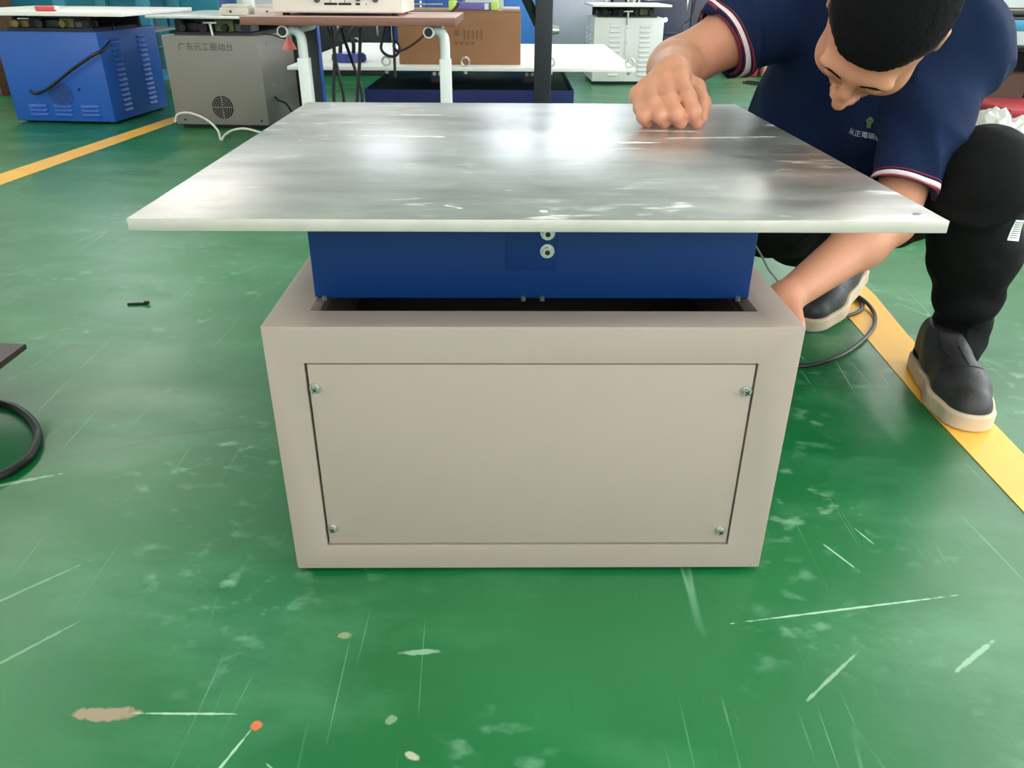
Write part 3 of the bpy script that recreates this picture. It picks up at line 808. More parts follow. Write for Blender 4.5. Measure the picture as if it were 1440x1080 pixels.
    n0 = unit(unit(cam-P0)+n0*.3)
    bm = bmesh.new(); bmesh.ops.create_grid(bm, x_segments=8, y_segments=6, size=.5)
    for v in bm.verts: v.co.x *= .034; v.co.y *= .022
    me = D.meshes.new('care_label'); bm.to_mesh(me); bm.free()
    lab = print_on(tb, tro, 'trouser_label', me, mat('white_label', (226, 226, 222), .6), P0, n0, Pb-Pa)
    tag(lab, 'white printed label on the outside of the knee')
    bm = bmesh.new(); rr = random.Random(3)
    for i in range(8):
        x_ = -.012+i*.0035; y_ = -.008
        while y_ < .0075:
            w_ = rr.uniform(.0008, .0022); add_box(bm, x_-.0006, x_+.0006, y_, y_+w_, 0, .0001); y_ += w_+.0005
    tm = D.meshes.new('label_lettering'); bm.to_mesh(tm); bm.free()
    print_on(tb, lab, 'label_lettering', tm, mat('black_print', (50, 50, 50), .6), P0, n0, Pb-Pa, .0018)
    # ---- shoes
    def shoe(origin, yaw, pitch):
        s = SDF((-.07, -.06, -.02), (.07, .28, .12), .0028)
        for a_, b_, ra, rb, k in (((0, 0, .045), (0, .06, .045), .035, .036, .01), ((0, .06, .045), (.002, .15, .036), .036, .041, .02),
                                  ((.002, .15, .036), (.004, .195, .030), .041, .036, .02), ((0, .0, .08), (0, .03, .085), .034, .038, .02), ((0, .05, .07), (.002, .16, .042), .030, .030, .02)):
            s.cap(a_, b_, ra, rb, k)
        s.halfspace((0, 0, .022), (0, 0, -1), (-.2, -.2, -.2), (.2, .4, .2))
        s.halfspace((0, 0, .105), (0, 0, 1), (-.2, -.2, -.2), (.2, .4, .2))
        P, Fc = s.mesh(); P = relax(P, Fc, 3, .5)
        up_ = np_obj('shoe', P, Fc, LEATH, person)
        s = SDF((-.07, -.06, -.02), (.07, .28, .06), .0028)
        X, Y, Z = np.meshgrid(*s.ax, indexing='ij')
        d2 = np.full(X.shape, 1.0)
        def c2(a_, b_, ra, rb):
            ax, ay = a_; bx, by = b_; t = np.clip(((X-ax)*(bx-ax)+(Y-ay)*(by-ay))/((bx-ax)**2+(by-ay)**2), 0, 1)
            return np.hypot(X-ax-t*(bx-ax), Y-ay-t*(by-ay))-(ra+(rb-ra)*t)
        for q_ in (c2((0, 0), (0, .06), .040, .039), c2((0, .06), (.002, .15), .039, .049), c2((.002, .15), (.004, .195), .049, .043)):
            hh = np.maximum(.02-np.abs(d2-q_), 0)/.02; d2 = np.minimum(d2, q_)-hh*hh*.005
        zc = np.maximum(.014-Z-.014, Z-.030)            # 0 .. 0.030
        s.D = np.maximum(d2+.0006*np.cos(Z*900), zc).astype(np.float32)
        P, Fc = s.mesh(); P = relax(P, Fc, 2, .5)
        so = np_obj('sole', P, Fc, SOLE, up_); tag(so, 'cream rubber sole')
        bv = BVHTree.FromPolygons([tuple(v.co) for v in up_.data.vertices], [tuple(f.vertices) for f in up_.data.polygons])
        def on(x, y):
            h_ = bv.ray_cast(Vector((x, y, .2)), Vector((0, 0, -1))); return Vector(h_[0]) if h_[0] is not None else Vector((x, y, .05))
        for pts in ([(0, .09), (0, .115), (.002, .15)], [(-.036, .135), (-.02, .15), (.002, .155), (.024, .15), (.04, .135)], [(.026, .05), (.024, .09), (.02, .12)]):
            tube('seam', [on(*q_)+Vector((0, 0, .0002)) for q_ in pts], .0012, mat('dark_seam', (18, 18, 18), .7), up_, n=5)
        up_.location = Vector(origin)-Vector(R0); up_.rotation_euler = Euler((pitch, 0, yaw), 'XYZ')
        return up_
    # yaw 0 points the toe towards +Y
    shoe((.806, 1.345, .002), PI-.14, 0)
    shoe((.778, 1.705, .054), PI-.70, math.radians(-13))
    return person
HEAD_TILT, HEAD_PITCH, HEAD_YAW = 19, 71, 0
build_person()
# ------------------------------------------------------------------ machines and furniture further back
PAINT_BLUE = mat('bright_blue_enamel', (30, 84, 170), .4, var=.04, scale=5)
GREYM = mat('grey_brown_enamel', (128, 122, 114), .42, var=.03, scale=5)
WHITEM = mat('white_enamel', (222, 222, 218), .45, var=.02, scale=5)
DARKIN = mat('dark_mechanism', (34, 32, 34), .6, var=.3, scale=30)
BRASS = mat('brown_yellow_coil', (150, 122, 66), .5, var=.3, scale=40)
STEEL = mat('brushed_steel', (205, 204, 204), .35, metal=.5, var=.04, scale=30)
WHITEP = mat('white_plate', (232, 228, 222), .45, var=.02, scale=6)
TEAL = mat('teal_paint', (40, 124, 144), .45, var=.06, scale=12)
BLACKP = mat('black_paint', (28, 30, 38), .5, var=.1, scale=20)
RUBBER = MATS['black_rubber']
def louver_mesh(w, h, d, m):
    bm = bmesh.new()
    v = [bm.verts.new(p) for p in ((-w/2, 0, h/2), (w/2, 0, h/2), (w/2*.86, -d, -h*.3), (-w/2*.86, -d, -h*.3), (w/2*.86, 0, -h/2), (-w/2*.86, 0, -h/2))]
    for f in ((0, 1, 2, 3), (3, 2, 4, 5), (0, 3, 5), (1, 4, 2)): bm.faces.new([v[i] for i in f])
    bmesh.ops.recalc_face_normals(bm, faces=bm.faces)
    me = D.meshes.new('louver'); bm.to_mesh(me); bm.free(); me.materials.append(m); return me
def louvers(me, parent, pts, rz=0):
    for p in pts:
        o = D.objects.new('louver', me); o.location = p; o.rotation_euler = (0, 0, rz); link(o, parent)
def eye_bolt(parent, p, m=ZINC, R=.016):
    bm = bmesh.new(); add_torus(bm, (p[0], p[1], p[2]+R*1.15), R, R*.28, 'Y', 20, 8); add_cyl(bm, p, (p[0], p[1], p[2]+R*.25), R*.5, n=12)
    return bm_obj('eye_bolt', bm, m, parent, smooth=None)
def head_unit(t, w, d, z0, z1, coil):
    """mechanism between the cabinet and the table plate"""
    box('moving_frame', .04, w-.04, .05, d-.05, z0-.03, z0+.012, DARKIN, t)
    for i in range(4):
        x = .08+(w-.16)*(i/3)
        cyl('coil', (x, .06, z0+.03), (x, .12, z0+.03), .016+.004*(i % 2), coil if i % 2 == 0 else DARKIN, t, n=14)
    box('support_beam', .06, w-.06, .1, .14, z1-.018, z1, DARKIN, t)
    rr = random.Random(int(w*1000)+int(z1*100)); pal = [coil, DARKIN, mat('dark_green_coil', (40, 58, 44), .5), mat('olive_part', (120, 120, 84), .5), mat('grey_part', (110, 108, 110), .5), DARKIN]
    x = .03; k = 0
    while x < w-.10:
        bw = rr.uniform(.05, .10); box('electromagnet', x, x+bw, .09, .20, z0+.012, z1-rr.uniform(.006, .03), pal[k % 6], t, bev=.006); x += bw+.006; k += 1
    box('dark_backing', .03, w-.03, d-.10, d-.08, z0, z1, DARKIN, t)  # added dark sheet, keeps light from showing through under the plate
    for x in (.07, w-.07):
        for y in (.08, d-.08): cyl('support_post', (x, y, z0), (x, y, z1), .012, DARKIN, t, n=12)

# blue machine at the far left
def blue_machine():
    W, DP, H = .516, .57, .425
    t = thing('blue_vibration_machine', 'bright blue vibration machine with louvred side at the far left', 'machine', (-2.508, 4.085, 0), -.078)
    box('cabinet', 0, W, 0, DP, .012, H, PAINT_BLUE, t, bev=.006)
    for x in (.04, W-.04):
        for y in (.05, DP-.05): cyl('foot', (x, y, 0), (x, y, .014), .02, RUBBER, t, n=14)
    me = louver_mesh(.085, .014, .010, PAINT_BLUE)
    louvers(me, t, [(W, y, .385-.0235*i) for y in (.14, .40) for i in range(15)], PI/2)
    me = louver_mesh(.10, .014, .008, PAINT_BLUE)
    louvers(me, t, [(x, 0, z) for x in (.13, .26, .40) for z in (.045, .065, .085)])
    g = cyl('fan_grille', (.262, .0, .145), (.262, -.004, .145), .062, mat('blue_grille', (28, 74, 150), .4), t, n=28)
    bm = bmesh.new()
    for i in range(-5, 6):
        for j in range(-5, 6):
            x, z = i*.011+(j % 2)*.0055, j*.0096
            if math.hypot(x, z) < .055: add_cyl(bm, (.262+x, -.0042, .145+z), (.262+x, -.0046, .145+z), .0034, n=6)
    h = bm_obj('grille_holes', bm, mat('deep_hole', (8, 22, 60), .8), g, smooth=False); tag(h, kind='stuff')
    cyl('hole', (.365, .0, .165), (.365, -.001, .165), .007, MATS['deep_hole'], t, n=14)
    head_unit(t, W, DP, H, .495, BRASS)
    box('table_plate', -.20, .70, -.07, .66, .495, .513, WHITEP, t)
    inv = Matrix.Translation(t.location) @ Matrix.Rotation(-.078, 4, 'Z'); inv.invert()
    tube('power_cable', [inv @ Vector(at(*q)) for q in ((158, 34, 4.30), (158, 46, 4.24), (154, 60, 4.14), (144, 71, 4.04), (132, 77, 4.00), (105, 95, 4.00), (76, 118, 4.02), (60, 128, 4.03), (48, 131, 4.05), (42, 127, 4.09))], .0075, CABLE, t)
    return t
blue_machine()
def clamp():
    t = thing('red_clamp', 'small red plastic clamp lying on the white plate above the blue machine', 'clamp', (-2.25, 4.03, .5135), -.05)
    box('jaw', 0, .10, 0, .03, 0, .022, mat('red_plastic', (206, 66, 72), .4), t, bev=.006)
    cyl('knob', (.085, .012, .012), (.105, .012, .012), .012, WHITEM, t, n=12)
clamp()
def atl(*pts): return [tuple(at(*p)) for p in pts]
# grey machine
def grey_machine():
    W, DP, H = .462, .50, .418
    t = thing('grey_vibration_machine', 'grey-brown vibration machine with round fan grille and dark lettering', 'machine', (-1.657, 3.975, 0), -.06)
    box('cabinet', 0, W, 0, DP, .018, H, GREYM, t, bev=.004)
    box('base_skid', .02, W-.02, .02, DP-.02, 0, .02, RUBBER, t)
    g = cyl('fan_grille', (.243, .0, .10), (.243, -.0015, .10), .052, mat('grille_shadow', (12, 11, 11), .8), t, n=36)
    for r in (.044, .034, .024, .014):
        bm = bmesh.new(); add_torus(bm, (.243, -.002, .10), r, .0016, 'Y', 32, 6); bm_obj('grille_ring', bm, GREYM, g, smooth=True)
    bm = bmesh.new()
    for a in (0, PI/2): add_box(bm, -.052, .052, -.0035, -.001, -.0020, .0020, mtx=Matrix.Translation((.243, 0, .10)) @ Matrix.Rotation(a, 4, 'Y'))
    bm_obj('grille_cross', bm, GREYM, g)
    text('lettering', '广东元工振动台', .038, mat('dark_print', (74, 72, 66), .6), t, (.205, -.0005, .368), (PI/2, 0, 0), .0003)
    for x, z in ((.045, .04), (W-.035, .04)): cyl('screw', (x, 0, z), (x, -.002, z), .005, RUBBER, t, n=12)
    for y, z in ((.1, .38), (.12, .28), (.13, .19)): cyl('side_screw', (W, y, z), (W+.002, y, z), .005, ZINC, t, n=12)
    tube('cable', [(W-.002, .13, .135), (W+.02, .12, .12), (W+.05, .14, .10), (W+.07, .2, .02)], .005, CABLE, t)
    box('rear_panel', .02, W+.055, DP+.02, DP+.05, .02, H+.012, BLACKP, t)
    head_unit(t, W, DP, H, .492, DARKIN)
    tbolt = cyl('t_bolt', (.24, .02, H-.001), (.235, .02, .47), .006, ZINC, t, n=10)
    box('t_bar', .205, .27, .012, .028, .468, .476, ZINC, t)
    box('table_plate', -.03, .64, -.06, .60, .492, .504, STEEL, t)
    return t
grey_machine()
tag(tube('white_cable', atl((246, 172, 3.85), (250, 161, 3.85), (267, 159, 3.83), (290, 168, 3.80), (306, 183, 3.75), (311, 197, 3.66), (316, 190, 3.70), (328, 183, 3.74), (344, 181, 3.74), (362, 185, 3.70), (376, 190, 3.66)), .0055, mat('white_sleeve', (206, 206, 196), .5)),
    'white cable looping over the floor in front of the grey machine', 'cable')
def relay(name, label, x, w, m, group=None):
    t = thing(name, label, 'device', (x, 3.96, .505), 0, group)
    box('case', 0, w, 0, .12, 0, .032, m, t, bev=.004); box('lid', .008, w-.008, .01, .11, .031, .045, m, t, bev=.004)
    cyl('knob', (w*.4, 0, .016), (w*.4, -.006, .016), .005, RUBBER, t, n=10)
relay('control_box', 'beige control box lying left on the silver plate over the grey machine', -1.36, .13, mat('beige_plastic', (196, 186, 172), .5))
relay('control_box', 'pinkish beige control box lying beside its twin next to the instrument', -1.20, .15, mat('pink_beige_plastic', (204, 188, 180), .5))
t = thing('white_post', 'white square post rising behind the silver plate', 'post', (-1.50, 4.75, 0))
box('shaft', 0, .055, 0, .055, 0, 1.0, WHITEM, t); box('foot_plate', -.03, .085, -.03, .085, 0, .01, WHITEM, t)

# teal trolley with caster
def trolley():
    t = thing('teal_trolley', 'teal steel trolley on grey casters between the blue and grey machines', 'trolley', (-2.66, 5.0, 0))
    for x, y in ((0, 0), (.46, 0.05), (0, .5), (.46, .5)):
        box('upright', x-.02, x+.05, y, y+.04, .09, .72, TEAL, t, bev=.004)
    for x, y in ((.02, .02), (.48, .05), (.02, .5), (.48, .5)):
        bm = bmesh.new(); add_torus(bm, (x, y, .034), .022, .011, 'X', 20, 8); add_cyl(bm, (x-.006, y, .034), (x+.006, y, .034), .014)
        c_ = bm_obj('caster', bm, mat('grey_rubber', (136, 140, 140), .5), t); box('fork', x-.02, x+.02, y-.02, y+.02, .062, .088, ZINC, c_)
    box('lower_shelf', 0, .5, 0, .54, .09, .115, TEAL, t); box('middle_shelf', -.0, .5, 0, .54, .36, .372, mat('grey_shelf', (126, 126, 120), .5), t)
    box('back_sheet', -.9, .75, .55, .565, .44, .95, TEAL, t)
    box('top_shelf', -.0, .5, 0, .54, .70, .72, TEAL, t)
trolley()
def motor(name, label, loc, r, l, m, cat='motor'):
    t = thing(name, label, cat, loc)
    cyl('body', (0, 0, r), (l, 0, r), r, m, t, n=28, bev=.004)
    cyl('end_cap', (-.015, 0, r), (0, 0, r), r*.7, DARKIN, t, n=24)
    box('foot', .02, l-.02, -r*.7, r*.7, 0, .02, DARKIN, t)
motor('grey_motor', 'rounded grey motor on the middle shelf of the teal trolley', (-2.58, 5.2, .373), .055, .26, mat('grey_cast', (150, 148, 144), .5))
motor('dark_motor', 'dark greenish motor on the lower shelf of the teal trolley', (-2.60, 5.2, .116), .09, .30, mat('dark_green_cast', (50, 60, 54), .5, var=.3, scale=20))
def blue_crate(label, loc, w, h, m, cat='barrel'):
    t = thing('blue_drum', label, cat, loc)
    cyl('shell', (0, 0, 0), (0, 0, h), w, m, t, n=28, bev=.006)
    for z in (h*.33, h*.66):
        bm = bmesh.new(); add_torus(bm, (0, 0, z), w, .008, 'Z', 28, 8); bm_obj('rib', bm, m, t, smooth=True)
    bm = bmesh.new(); add_torus(bm, (0, 0, h), w*.97, .010, 'Z', 28, 8); bm_obj('rim', bm, m, t, smooth=True)
blue_crate('dark blue plastic drum standing behind the silver plate', (-2.18, 6.0, 0), .24, .66, mat('blue_plastic', (34, 66, 124), .45))
blue_crate('teal plastic drum standing between trolley and dark blue drum', (-2.75, 6.1, 0), .20, .62, TEAL)
# cartons at far left above the white plate
def carton(label, loc, w, d, h, m=None, rz=0, name='cardboard_box', mark=False, tape=True):
    m = m or mat('cardboard', (150, 112, 78), .75, var=.06, scale=12)
    t = thing(name, label, 'box', loc, rz)
    box('carton', 0, w, 0, d, 0, h, m, t, bev=.003)
    for s_ in (0, 1): box('flap', .002, w-.002, .002+s_*(d/2), d/2-.004+s_*(d/2), h+.0003, h+.004, m, t, bev=.0008)
    if tape: box('tape', w/2-.03 if w < d else .0, w/2+.03 if w < d else w, d/2-.03 if w >= d else 0, d/2+.03 if w >= d else d, h+.0045, h+.005, mat('brown_tape', (176, 140, 92), .35), t, bev=0)
    return t
carton('tan cardboard box behind the white plate at the far left edge', (-3.95, 5.0, 0), .42, .4, .62, mat('cardboard_tan', (178, 152, 110), .75, var=.1, scale=12))
carton('brown cardboard box right of the tan one behind the white plate', (-3.45, 5.05, 0), .30, .35, .60, mat('cardboard_dark', (112, 74, 54), .75, var=.1, scale=12))

# workbench with brown top and white legs
BROWN = mat('brown_laminate', (126, 84, 70), .45, var=.05, scale=8)
BROWNT = mat('pale_laminate', (196, 160, 150), .4, var=.05, scale=8)
LEGW = mat('white_leg_enamel', (214, 218, 214), .4)
def bench():
    t = thing('workbench', 'low workbench with brown laminate top and white steel legs', 'table', (-.83, 2.58, 0))
    p = box('bench_top', 0, .652, 0, .42, .536, .560, BROWN, t, bev=.002)
    p.data.materials.append(BROWNT)
    for f in p.data.polygons:
        if f.normal.z > .9: f.material_index = 1
    for lx, lean in ((.165, -.0), (.612, .0)):
        for y in (.05,):
            g = box('leg', lx-.018, lx+.018, y, y+.036, .0, .44, LEGW, t, bev=.003)
            tube('upper_tube', [(lx, y+.018, .435), (lx, y+.018, .48), (lx-.004, y+.018, .505), (lx-.02, y+.018, .52), (lx-.045, y+.018, .522)], .0155, LEGW, g, n=12, sub=5)
            box('glide', lx-.02, lx+.02, y-.002, y+.038, 0.0, .012, RUBBER, g)
        cyl('side_rail', (lx-.045, .02, .518), (lx-.045, .40, .518), .017, LEGW, t, n=18)
        cyl('tube_end', (lx-.045, .0195, .518), (lx-.045, .017, .518), .0125, RUBBER, t, n=18)
bench()
def instrument():
    CRE = mat('cream_case', (226, 216, 206), .45, var=.02, scale=6)
    t = thing('test_instrument', 'cream bench instrument with black knobs and sockets on the workbench', 'instrument', (-.742, 2.64, .5605))
    W = .40
    box('case', 0, W, 0, .30, .008, .16, CRE, t, bev=.004)
    for x in (.03, W-.03):
        for y in (.04, .26): cyl('foot', (x, y, 0), (x, y, .009), .012, RUBBER, t, n=12)
    f = box('front_panel', .008, W-.004, -.004, .0, .012, .156, CRE, t, bev=.001)
    box('display', .03, .125, -.006, -.003, .055, .10, mat('display_grey', (186, 184, 178), .4), t)
    box('display_glass', .04, .085, -.0068, -.0058, .064, .095, mat('display_green', (170, 194, 172), .3), t)
    KN = mat('dark_knob', (70, 68, 66), .4)
    for x, z, r in ((.140, .045, .0095), (.265, .048, .008), (.318, .047, .0095), (.175, .095, .012), (.235, .095, .012), (.30, .095, .010)):
        k_ = cyl('knob', (x, -.004, z), (x, -.02, z), r, KN, t, r1=r*.82, n=20, bev=.001)
        box('pointer', x-.0008, x+.0008, -.0208, -.0198, z, z+r*.8, WHITEM, k_, bev=0)
    for x, w in ((.160, .040), (.2035, .040)):
        s_ = box('slot_socket', x, x+w, -.0055, -.003, .030, .0365, RUBBER, t); box('slider', x+w/2-.001, x+w/2+.001, -.0065, -.003, .035, .043, KN, s_, bev=0)
    box('switch', .256-.0, .270, -.0055, -.003, .030, .0365, RUBBER, t)
    cyl('lamp', (.289, -.004, .033), (.289, -.006, .033), .002, KN, t, n=10)
    return t
instrument()

# far vibration machine: long pale plate over a dark blue housing
def long_machine():
    t = thing('long_vibration_machine', 'low dark blue vibration machine under a long pale plate with eye bolts', 'machine', (-.60, 3.30, 0), .0)
    NB = mat('dark_blue_enamel', (12, 30, 84), .5, spec=.25, var=.04, scale=4)
    bm = bmesh.new()
    w, d, z = .84, .9, .268
    for a in ((0, w, 0, .012, .02, z), (0, w, d-.012, d, .02, z), (0, .012, .012, d-.012, .02, z), (w-.012, w, .012, d-.012, .02, z), (.012, w-.012, .012, d-.012, .03, .04)): add_box(bm, *a, .001)
    bm_obj('housing', bm, NB, t)
    box('seam', .135, .138, -.001, .0, .03, z-.004, RUBBER, t, bev=0)
    box('top_cover', .014, w-.014, .014, d-.014, z-.03, z-.006, mat('black_cover', (14, 16, 28), .45), t)
    for x in (.24, .64):
        b = box('bracket', x, x+.05, .30, .33, z-.006, .338, mat('bracket_steel', (84, 86, 100), .4, metal=.5), t)
        cyl('bracket_bolt', (x+.015, .30, z+.03), (x+.015, .29, z+.03), .008, ZINC, b, n=10); cyl('bracket_bolt', (x+.038, .30, z+.03), (x+.038, .29, z+.03), .008, ZINC, b, n=10)
    for x in (.03, w-.03):
        for y in (.04, d-.04): cyl('foot', (x, y, 0), (x, y, .03), .022, RUBBER, t, n=14)
    for x in (.10, .42, .74): box('plate_rail', x, x+.04, .05, .85, z-.01, .338, DARKIN, t) if x == 0 else None
    p = box('long_plate', -.30, 1.082, .0, 1.25, .338, .352, mat('pale_plate', (232, 229, 226), .45, var=.03, scale=6), t)
    for x, y in ((.09, .02), (.405, .02), (.745, .02), (1.06, .02)):
        eye_bolt(p, (x, y+.01, .352)); cyl('bolt_tip', (x, y+.01, .338), (x, y+.01, .325), .008, ZINC, p, n=10)
    return t
long_machine()
t = carton('large brown cardboard box on the long pale plate', (-.467, 3.40, .3525), .492, .42, .192, mat('cardboard_brown', (142, 100, 68), .75, var=.05, scale=8), rz=.012)
PR = mat('carton_print', (122, 82, 54), .75)
for i in range(5): box('print_mark', .262+i*.017, .270+i*.017, -.0006, .0004, .095, .128, PR, t, bev=0)
for i in range(4): box('print_mark', .225+i*.022, .240+i*.022, -.0006, .0004, .074, .086, PR, t, bev=0)
box('print_mark', .225, .245, -.0006, .0004, .108, .128, PR, t, bev=0)
def level(label, loc, w, m1, m2, name='spirit_level'):
    t = thing(name, label, 'tool', loc)
    box('body', .02, w-.02, 0, .05, 0, .028, m2, t, bev=.003)
    for x in (0, w-.03): box('end_block', x, x+.03, -.004, .054, 0, .034, m1, t, bev=.003)
    box('paper_label', w*.72, w*.80, -.0008, 0.0, .003, .025, WHITEM, t, bev=0)
LIME = mat('lime_plastic', (190, 224, 96), .45); PURP = mat('purple_sleeve', (104, 98, 160), .5)
level('purple tube with lime green ends on top of the brown cardboard box', (-.265, 3.46, .5505), .20, LIME, PURP, 'packed_tool')
t = thing('white_rod_bundle', 'short pale pink rods at the right end of the cardboard box top', 'rods', (-.05, 3.47, .5505))
for i in range(3): cyl('rod', (0, i*.014, .007), (.07, i*.014, .007), .006, mat('pale_pink', (226, 206, 212), .5), t, n=10)
t = thing('hex_key', 'long steel rod with bent end left of the lime green end', 'tool', (-.43, 3.47, .5505))
tube('shaft', [(0, 0, .004), (.004, 0, .018), (.02, 0, .020), (.06, 0, .020), (.14, 0, .020)], .004, ZINC, t, n=6)
# blue oval tray with a black stand on the pale plate
def tray():
    t = thing('blue_tape_base', 'oval dark blue weighted base with black clamps on the pale plate', 'tool', (-.69, 3.50, .3525))
    bm = bmesh.new()
    for i in range(1):
        add_cyl(bm, (0, 0, 0), (0, 0, .034), .070, .066, n=32, bev=.006)
    for v in bm.verts: v.co.x *= 1.05
    bm_obj('base', bm, mat('navy_plastic', (36, 50, 132), .4), t)
    for x in (-.035, .02): tube('clamp_arm', [(x, 0, .03), (x+.004, -.005, .07), (x-.008, -.005, .10), (x+.012, 0, .13)], .008, RUBBER, t, n=8)
    tube('steel_hook', [(.045, 0, .03), (.05, 0, .06), (.044, 0, .085), (.03, 0, .09)], .004, ZINC, t, n=6)
tray()
# black leg stand between grey machine and cables
t = thing('black_desk_leg', 'thick black steel column foot behind the left white bench leg', 'stand', (-.745, 3.05, 0))
box('column', -.032, .032, 0, .05, .012, .62, BLACKP, t, bev=.004); box('base_foot', -.05, .05, -.16, .16, 0, .014, BLACKP, t, bev=.004)
box('blue_strip', .0325, .036, .004, .046, .06, .60, PAINT_BLUE, t, bev=.001)
t = thing('black_stand_post', 'tall black square post with a diagonal brace beside the cardboard box', 'post', (.105, 3.06, 0))
box('shaft', -.031, .031, 0, .06, .012, 1.1, BLACKP, t, bev=.003); box('base_plate', -.10, .10, -.03, .16, 0, .014, BLACKP, t)
bm = bmesh.new(); add_tube(bm, [Vector((-.02, .03, .52)), Vector((-.16, .03, .78))], .017, 4); bm_obj('brace', bm, BLACKP, t, smooth=False)
b = cyl('wing_knob', (.032, .02, .50), (.056, .02, .50), .017, ZINC, t, r1=.012, n=14); 
# far small things behind the bench
t = thing('pink_funnel', 'small coral pink cone hanging beside the white bench leg', 'cone', (-.80, 3.00, .437))
bm = bmesh.new(); add_cyl(bm, (0, 0, 0), (0, 0, .045), .026, .004, n=18); bm_obj('shell', bm, mat('coral', (224, 120, 104), .5), t)
tube('cord', [(0, 0, .043), (-.02, .01, .035), (-.06, .02, .045), (-.10, .02, .05)], .003, CABLE, t, n=6)
tube('hang_string', [(0, 0, .043), (.002, 0, .07), (0, 0, .101)], .0015, CABLE, t, n=5)
def jug(label, loc):
    t = thing('blue_plastic_can', label, 'can', loc)
    box('body', -.05, .05, -.04, .04, 0, .07, PAINT_BLUE, t, bev=.012); cyl('spout', (-.02, 0, .07), (-.02, 0, .085), .012, PAINT_BLUE, t, n=12)
    tube('handle', [(.0, 0, .068), (.005, 0, .09), (.03, 0, .09), (.035, 0, .068)], .005, PAINT_BLUE, t, n=6)
jug('small blue plastic can on the floor right of the white bench leg', (-1.66, 5.0, 0))
# hanging cables
def hang(label, pts, r=.006, m=CABLE, name='hanging_cable', cat='cable', sub=10):
    return tag(tube(name, pts, r, m, sub=sub), label, cat)
y = 2.95
def atl(*pts): return [tuple(at(*p)) for p in pts]
hang('black cable hanging straight down right of the black column', atl((466, 38, y), (470, 70, y), (470, 100, y), (469, 125, y), (470, 150, y)))
hang('black cable bowing right between the two straight hanging cables', atl((461, 38, 3.0), (468, 60, 3.0), (472, 85, 3.0), (478, 110, 3.0), (483, 135, 3.0), (484, 160, 3.0)))
hang('black cable hanging down behind the blue oval base', atl((507, 38, y), (506, 70, y), (505, 100, y), (503, 125, y), (502, 155, y)))
hang('black cable crossing to the lower right under the blue oval base', atl((480, 40, 2.96), (488, 66, 3.0), (495, 85, 3.05), (502, 105, 3.05), (508, 125, 3.05), (510, 150, 3.05)))
hang('black cable dangling in a loop left of the cardboard box', atl((545, 25, 2.96), (540, 48, 2.96), (536, 68, 2.96), (545, 78, 2.96), (557, 78, 2.96), (562, 66, 2.96), (556, 58, 2.96), (554, 66, 2.96), (560, 74, 2.96)), .005)
hang('black cable hanging vertically against the left edge of the cardboard box', atl((552, 30, 2.96), (554, 60, 2.96), (555, 90, 2.96), (556, 110, 2.96)), .005)
hang('reddish brown cable sagging across the cardboard box to the bench leg', atl((646, 4, 3.30), (636, 16, 3.30), (620, 30, 3.28), (605, 40, 3.28), (590, 55, 3.28), (575, 66, 3.28), (562, 72, 3.28)), .005, mat('maroon_cable', (70, 26, 24), .5))
hang('thin black wire running down beside the black column', atl((447, 60, 3.0), (446, 90, 3.0), (445, 120, 3.0), (447, 150, 3.0)), .0025)

# white louvred machine with raised plate
def white_machine():
    W, DP, H = .478, .50, .428
    t = thing('white_vibration_machine', 'white louvred vibration machine with a small raised plate at the back', 'machine', (.547, 5.85, 0), .03)
    box('cabinet', 0, W, 0, DP, .02, H, WHITEM, t, bev=.004)
    box('base_skid', .02, W-.02, .015, DP-.02, 0, .021, RUBBER, t)
    me = louver_mesh(.078, .015, .012, WHITEM)
    louvers(me, t, [(x, 0, .375-.031*i) for x in (.145, .355) for i in range(11)])
    me2 = louver_mesh(.085, .014, .010, WHITEM)
    louvers(me2, t, [(0, y_, .375-.030*i) for y_ in (.15, .36) for i in range(11)], -PI/2)
    tb = cyl('t_bolt', (.225, -.004, .385), (.225, -.004, H+.04), .008, ZINC, t, n=10); box('t_bar', .195, .258, -.012, .004, H+.034, H+.044, ZINC, t)
    box('latch', .215, .238, -.004, .001, .18, .38, WHITEM, t)
    for z in (.365, .27, .10): cyl('screw', (.227, -.004, z), (.227, -.007, z), .006, ZINC, t, n=10)
    head_unit(t, W, DP, H, .498, DARKIN)
    box('table_plate', -.03, W+.02, -.12, .42, .498, .512, WHITEP, t)
white_machine()
def pc():
    t = thing('dark_computer_case', 'dark blue-black computer case with a glowing blue light behind the white machine', 'computer', (1.00, 6.45, 0))
    box('case', 0, .28, 0, .45, .01, .52, mat('case_black', (22, 30, 58), .4), t, bev=.006)
    for x in (.03, .25):
        for y_ in (.05, .40): cyl('foot', (x, y_, 0), (x, y_, .011), .015, RUBBER, t, n=10)
    cyl('power_light', (.135, 0, .392), (.135, -.004, .392), .016, emit('blue_led', (120, 200, 255), 4.0), t, n=20)
    for i in range(4): box('drive_bay', .05, .23, -.003, .0, .18+i*.035, .205+i*.035, mat('case_panel', (30, 36, 60), .4), t)
pc()
CABG = mat('light_grey_cabinet', (208, 210, 218), .5); CABD = mat('dark_grey_cabinet', (86, 88, 104), .5)
def locker(label, loc, w, d, h, m, name='steel_cabinet', doors=1):
    t = thing(name, label, 'cabinet', loc)
    box('carcass', 0, w, 0, d, .03, h, m, t, bev=.004); box('plinth', .01, w-.01, .01, d-.01, 0, .031, RUBBER, t)
    for i in range(doors):
        a = w/doors*i
        dr = box('door', a+.006, a+w/doors-.006, -.016, 0, .05, h-.02, m, t, bev=.003)
        bm = bmesh.new(); add_box(bm, a+w/doors-.05, a+w/doors-.035, -.03, -.016, h*.45, h*.45+.12, .003); bm_obj('handle', bm, ZINC, dr)
    return t
